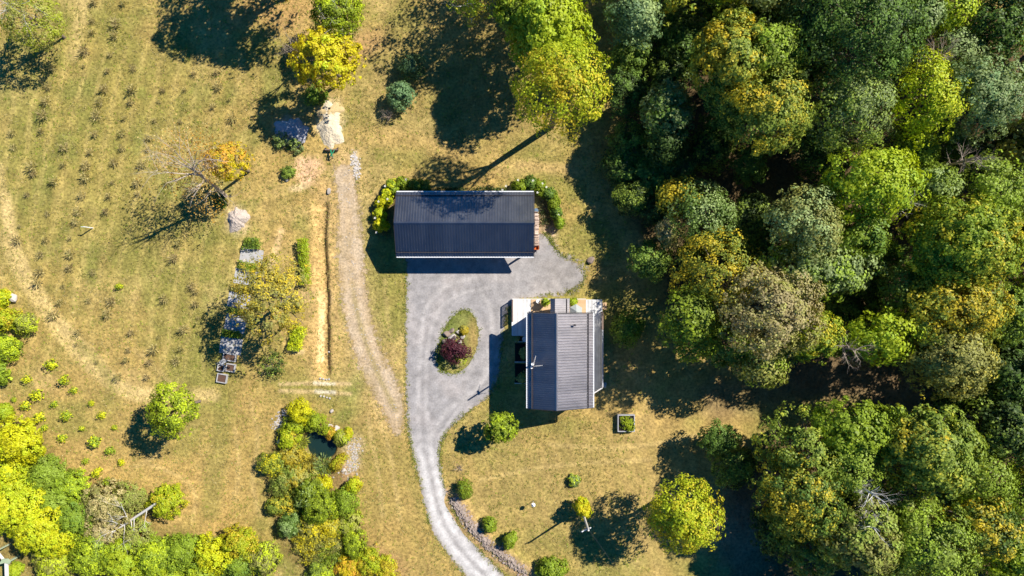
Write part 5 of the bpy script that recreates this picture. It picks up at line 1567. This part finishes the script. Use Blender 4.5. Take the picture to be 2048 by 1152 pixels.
# pond planting
POND_PLANTS = [
 (601, 826, 23, 2.4, 'bright', 'bright', .3, "brilliant yellow bush at the top of the pond planting", {}),
 (634, 846, 22, 2.0, 'lime', 'spring', .45, "yellow green bush right below the brilliant yellow bush", {}),
 (590, 850, 18, 1.6, 'spring', 'lime', .4, "green bush left below the brilliant yellow bush", {}),
 (580, 878, 20, 1.6, 'lime', 'gold', .3, "yellow green bush on the left of the pond planting", {}),
 (603, 885, 16, 1.4, 'khaki', 'lime', .4, "reeds at the left edge of the pond water", {'spiky': True}),
 (660, 866, 11, .9, 'gold', 'orange', .5, "orange yellow plant between the pale boulders and the pond", {}),
 (682, 876, 14, 1.2, 'lime', 'khaki', .4, "yellow green bush at the upper right of the pond", {}),
 (696, 868, 9, 1.0, 'yellow', 'lime', .4, "small round yellow bush right of the pond planting", {}),
 (548, 928, 22, 2.0, 'olive', 'yellow', .3, "dark olive bush at the left edge of the pond planting", {}),
 (585, 915, 22, 1.5, 'gold', 'khaki', .45, "gold brown plants left of the pond water", {}),
 (615, 925, 20, 1.3, 'khaki', 'gold', .4, "khaki reeds at the lower left of the pond", {'spiky': True}),
 (645, 932, 22, 1.6, 'silver', 'spring', .4, "grey green reeds at the lower edge of the pond", {'spiky': True}),
 (676, 925, 13, 1.2, 'gold', 'lime', .4, "yellow orange strip of plants on the pond's right edge", {'ell': .7}),
 (570, 960, 24, 1.8, 'olive', 'khaki', .4, "olive bush at the left middle of the pond planting", {}),
 (600, 955, 24, 1.5, 'gold', 'khaki', .5, "golden plants in the centre of the pond planting", {}),
 (645, 968, 15, 1.2, 'bright', 'gold', .3, "bright yellow plant below the pond reeds", {}),
 (709, 968, 13, 1.6, 'yellow', 'lime', .5, "round yellow green ball shaped bush right of the pond planting", {'jag': .2}),
 (620, 985, 26, 3.0, 'spring', 'silver', .35, "light green bush in the middle of the pond planting", {}),
 (638, 1012, 32, 3.4, 'spring', 'lime', .4, "large fresh green bush in the lower pond planting", {}),
 (688, 1005, 26, 2.2, 'spring', 'ygreen', .4, "green bush right of the large fresh green bush", {}),
 (560, 1012, 18, 1.4, 'olive', 'gold', .45, "olive gold bush left of the large fresh green bush", {}),
 (578, 1052, 20, 2.0, 'mid', 'silver', .4, "grey green bush at the lower left of the pond planting", {}),
 (622, 1055, 26, 1.6, 'khaki', 'yellow', .5, "khaki yellow plants below the large fresh green bush", {}),
 (660, 1050, 22, 1.6, 'yellow', 'khaki', .4, "yellow plants below and right of the large fresh green bush", {}),
 (694, 1050, 22, 1.5, 'lime', 'khaki', .5, "yellow green plants at the right edge of the lower pond planting", {}),
 (660, 1106, 30, 2.4, 'spring', 'silver', .3, "spiky light green bush in the lower pond planting", {'spiky': True}),
 (708, 1088, 22, 2.0, 'spring', 'lime', .4, "green bush right of the spiky light green bush", {}),
 (740, 1125, 26, 1.8, 'lime', 'gold', .4, "yellow green bush at the lower right end of the pond planting", {}),
 (775, 1145, 22, 1.4, 'gold', 'lime', .4, "golden bush at the bottom edge below the pond planting", {}),
 (700, 1138, 22, 1.6, 'yellow', 'orange', .4, "orange yellow bush at the bottom edge left of the yellow green bush", {}),
 (640, 1145, 22, 1.6, 'olive', 'lime', .4, "olive bush at the bottom edge under the spiky light green bush", {}),
]
for (x, y, r, h, b, a, s, lab, kw) in POND_PLANTS:
    shrub(x, y, r*(1.12 if y > 900 else 1.0), h, b, a, s, lab, "shrub", "shrub", **kw)
hedge(640, 1085, 110, 60, 1.3, 25, 'khaki', 'yellow', .45, "low khaki weeds filling the lower pond planting", 21, "weeds", "weeds", dens=.9)
hedge(600, 975, 120, 60, 1.2, -55, 'olive', 'gold', .45, "low olive weeds filling the middle of the pond planting", 22, "weeds", "weeds", dens=.9)

# bushes of the lower left corner
LEFT = [
 (36, 882, 40, 4.5, 'bright', 'lime', .3, "brilliant yellow domed bush at the left edge below the field", {}),
 (10, 958, 36, 4.0, 'lime', 'bright', .4, "yellow green bush at the left edge under the brilliant yellow dome", {}),
 (28, 1010, 52, 5.0, 'bright', 'lime', .5, "large yellow tree at the left edge above the timber frame", {}),
 (96, 950, 32, 3.6, 'ygreen', 'olive', .45, "yellow green bush right of the left edge's yellow bushes", {}),
 (110, 1000, 31, 3.6, 'ygreen', 'olive', .4, "olive green bush among the yellow bushes at lower left", {}),
 (85, 1060, 50, 5.0, 'bright', 'lime', .45, "long bright yellow bush beside the dark shadow at lower left", {}),
 (140, 975, 29, 3.2, 'ygreen', 'lime', .4, "olive bush above the pale bushes at lower left", {}),
 (150, 1035, 32, 3.4, 'ygreen', 'mid', .4, "green bush left of the pale bushes at lower left", {}),
 (180, 1110, 36, 3.2, 'ygreen', 'lime', .4, "green bush below the pale bushes at lower left", {}),
 (112, 1128, 31, 3.2, 'khaki', 'lime', .5, "pale yellowish bush at the bottom edge near the timber frame", {}),
 (215, 1012, 40, 2.7, 'khaki', 'beige', .5, "pale khaki bush behind the leaning dead trunk", {'cover': .8}),
 (262, 995, 27, 2.3, 'khaki', 'olive', .4, "pale khaki bush above the leaning dead trunk", {'cover': .7}),
 (205, 1065, 31, 2.3, 'beige', 'khaki', .4, "beige bush left under the leaning dead trunk", {'cover': .8}),
 (275, 1078, 31, 2.2, 'khaki', 'ygreen', .4, "pale khaki bush right under the leaning dead trunk", {'cover': .7}),
 (332, 1002, 28, 2.9, 'lime', 'gold', .35, "bright green and gold bush at the top end of the leaning dead trunk", {}),
 (245, 1125, 36, 3.1, 'lime', 'ygreen', .5, "yellow green bush at the bottom edge below the dead trunk", {}),
 (310, 1115, 38, 3.1, 'ygreen', 'lime', .4, "green bush in the bottom strip right of the dead trunk", {}),
 (370, 1105, 34, 2.9, 'ygreen', 'spring', .4, "green bush in the middle of the bottom strip of bushes", {}),
 (425, 1110, 34, 3.1, 'bright', 'lime', .45, "yellow bush in the bottom strip of bushes", {}),
 (478, 1085, 29, 2.9, 'lime', 'gold', .45, "yellow green bush at the upper right of the bottom strip", {}),
 (478, 1130, 29, 2.7, 'ygreen', 'mid', .4, "darker green bush at the right of the bottom strip", {}),
 (525, 1118, 29, 2.2, 'khaki', 'lime', .5, "pale yellowish bush at the right end of the bottom strip", {}),
 (405, 1148, 27, 2.5, 'lime', 'olive', .4, "yellow green bush at the bottom edge below the yellow bush", {}),
 (345, 1150, 27, 2.5, 'lime', 'ygreen', .4, "yellow green bush at the bottom edge under the middle bush", {}),
 (4, 598, 14, 1.5, 'lime', 'bright', .4, "yellow green bush at the left edge by the white boulder", {}),
 (4, 640, 22, 2.5, 'lime', 'gold', .4, "yellow green bush at the left edge below the white boulder", {}),
 (10, 695, 22, 2.5, 'ygreen', 'lime', .45, "green bush at the left edge of the field, lower middle", {}),
 (-4, 745, 18, 2.2, 'ygreen', 'lime', .4, "green bush at the left edge, lowest above the yellow dome", {}),
 (51, 646, 17, 2.2, 'khaki', 'lime', .5, "pale lime bush alone near the left edge of the field", {}),
 (6, 822, 14, 1.3, 'lime', 'ygreen', .4, "small yellow green bush at the left edge just above the yellow dome", {}),
]
for (x, y, r, h, b, a, s, lab, kw) in LEFT:
    shrub(x, y, r, h, b, a, s, lab, "bush", "bush", leaf=.21, clump=.5, dens=46, **{'lobes': 8, 'jag': 2.4, 'spread': .66, **kw})
hedge(80, 1020, 120, 230, 2.0, 38, 'lime', 'ygreen', .45, "tangled low yellow green growth under the left yellow bushes", 24, "weeds", "weeds", leaf=.22, dens=.35)
hedge(320, 1110, 330, 75, 1.6, 0, 'ygreen', 'khaki', .45, "low weeds under the bottom strip of bushes", 23, "weeds", "weeds", leaf=.22, dens=.35)
shrub(30, 1140, 14, 1.4, 'lime', 'ygreen', .4, "small yellow green bush beside the timber frame", leaf=.16, clump=.3)

# coarse grass: tufts nobody could count
def tufts(name, label, n, box, seed, base, aut, avoid, L=.26, W=.05, edge=None):
    rng = np.random.default_rng(seed)
    if edge is None:
        q = np.stack([rng.uniform(box[0], box[2], n), rng.uniform(box[1], box[3], n)], 1)
    else:
        i = rng.integers(0, len(edge), n); e = np.array(edge, float); e2 = np.roll(e, -1, 0); f = rng.uniform(0, 1, n)[:, None]
        q = e[i]*(1-f) + e2[i]*f + rng.normal(size=(n, 2))*3.0
    keep = np.ones(len(q), bool)
    for pl, sgn in avoid:
        keep &= sgn*poly_sd(q[:, 0], q[:, 1], pl) > 0
    keep &= rng.uniform(0, 1, len(q)) < (.25 + 1.1*sst(.35, .7, fbm(q[:, 0], q[:, 1], 40, seed)))
    q = q[keep]; n = len(q); k = 5
    z = ground_z(q[:, 0], q[:, 1])
    C = np.stack([(q[:, 0]-1024)*S, (576-q[:, 1])*S, z], 1)
    C = np.repeat(C, k, 0); m_ = len(C)
    d = unit(rng.normal(size=(m_, 3))*np.array([1, 1, .25]) + np.array([0, 0, .75]))
    P0 = C + d*(L*.42) + rng.normal(size=(m_, 3))*np.array([.06, .06, 0])
    V, F = leaf_quads(rng, P0, d, L, W, along=d)
    at = np.stack([rng.uniform(0, 1, m_), np.repeat(rng.uniform(0, 1, n), k), np.repeat(fbm(q[:, 0], q[:, 1], 60, 4), k), np.ones(m_)], 1)
    me = np_mesh(name, V, F, {"leafcol": ('FACE', at)}); me.materials.append(M['foliage'])
    o = link(bpy.data.objects.new(name, me)); color_up(o, base, aut, .5, rng)
    return tag(o, label, "grass", kind="stuff")
OUT = [(DRIVE, -1), (TRACK, -1), (POND, -1)]
HOUSE_PX = [(1018, 590), (1216, 590), (1216, 800), (1018, 830)]; BARN_PX = [(780, 375), (1085, 375), (1085, 545), (780, 545)]
tufts("grass_tufts", "dry grass tufts over the mown field and lawns", 34000, (0, 0, 1240, 1152), 61, 'khaki', 'beige', OUT + [(HOUSE_PX, -1), (BARN_PX, -1)], L=.22)
tufts("grass_tufts", "greener grass tufts over the lawns", 12000, (0, 0, 1300, 1152), 62, 'olive', 'ygreen', OUT + [(HOUSE_PX, -1), (BARN_PX, -1)], L=.20)
tufts("verge_grass", "grass creeping over the edges of the gravel driveway", 2600, None, 63, 'olive', 'khaki', [(HOUSE_PX, -1), (BARN_PX, -1)], L=.22, edge=DRIVE)
tufts("verge_grass", "longer grass round the edge of the oval island", 500, None, 64, 'ygreen', 'khaki', [], L=.22, edge=ISLAND)

# young bushes set in rows over the field
DRY = [(190,10),(247,14),(185,44),(235,50),(185,72),(235,78),(172,109),(222,115),(168,139),(218,145),(110,137),(100,177),(212,182),(97,206),(205,210),(270,140),(268,183),(262,207),(328,183),(318,207),(373,182),
       (438,150),(445,112),(440,175),(430,215),(470,240),(195,235),(90,236),(253,243),(312,243),(362,247),(30,272),(85,266),(192,272),(248,272),(302,277),(387,150),(460,205),
       (27,298),(135,300),(183,308),(247,300),(297,305),(70,335),(128,333),(232,330),(290,332),(178,338),(66,354),(115,366),(177,360),(227,367),(277,368),(335,372),(60,394),(168,394),(222,394),(275,394),
       (100,428),(160,427),(218,427),(45,456),(157,448),(42,484),(93,486),(145,482),(83,514),(143,514),(363,490),(350,520),(83,548),(190,547),(145,540),(80,570),(130,574),(390,575),
       (122,606),(178,602),(230,602),(332,604),(392,588),(392,608),(115,633),(222,632),(262,668),(370,662),(317,676),(260,700),(312,700),(363,702),(156,693),(198,727),(257,725),(303,725),(355,725),(240,757),(297,757),(160,667),(400,640)]
LEAFY = [(240,575),(108,730),(57,762),(134,762),(152,782),(80,790),(30,800),(57,815),(85,835),(185,810),(108,812),(138,833),(165,858),(205,835),(232,855),(95,855),(130,880),(192,882),(225,905),(242,930),(175,922),(198,945),(82,900),(220,962),(245,985)]
def sapling_mesh(seed, leafy):
    rng = np.random.default_rng(seed)
    R, h = .55, 1.0
    n = 190 if leafy else 120
    d = unit(rng.normal(size=(n, 3)) + np.array([0, 0, .5])); d[:, 2] = np.abs(d[:, 2])
    P0 = d*np.array([R, R, h*.8])*rng.uniform(.3, 1, n)[:, None] + np.array([0, 0, .12])
    if leafy: V, F = leaf_quads(rng, P0, unit(d + np.array([0, 0, .5]) + .5*rng.normal(size=(n, 3))), .17, .13)
    else: V, F = leaf_quads(rng, P0, d, .34, .06, along=d)
    at = np.stack([rng.uniform(0, 1, n), rng.uniform(0, 1, n), rng.uniform(0, 1, n), np.ones(n)], 1)
    me = np_mesh("young_bush", V, F, {"leafcol": ('FACE', at)}); me.materials.append(M['foliage']); return me
sd_m = [sapling_mesh(700+i, False) for i in range(4)]; sl_m = [sapling_mesh(720+i, True) for i in range(3)]
rs = np.random.default_rng(9)
for k, lst in enumerate((DRY, LEAFY)):
    for i, (x, y) in enumerate(lst):
        o = bpy.data.objects.new("young_bush", (sl_m[i % 3] if k else sd_m[i % 4]))
        o.location = P(x + rs.uniform(-3, 3), y - 3 + rs.uniform(-3, 3)); sc = rs.uniform(.55, 1.35)*(1.15 if k else .95)
        o.scale = (sc, sc, sc*rs.uniform(.9, 1.4)); o.rotation_euler = (0, 0, rs.uniform(0, 6.28)); link(o)
        if k:
            color_up(o, 'ygreen', 'bright', rs.uniform(.25, .6), rs)
            tag(o, "leafy yellow green young bush in the rows at the lower left field", "young bush", "leafy young bushes of the lower left field")
        else:
            color_up(o, 'khaki' if i % 3 else 'brown', 'beige', rs.uniform(.55, .85), rs)
            tag(o, "dry brownish young bush in the planted rows of the mown field", "young bush", "dry young bushes in rows over the field")
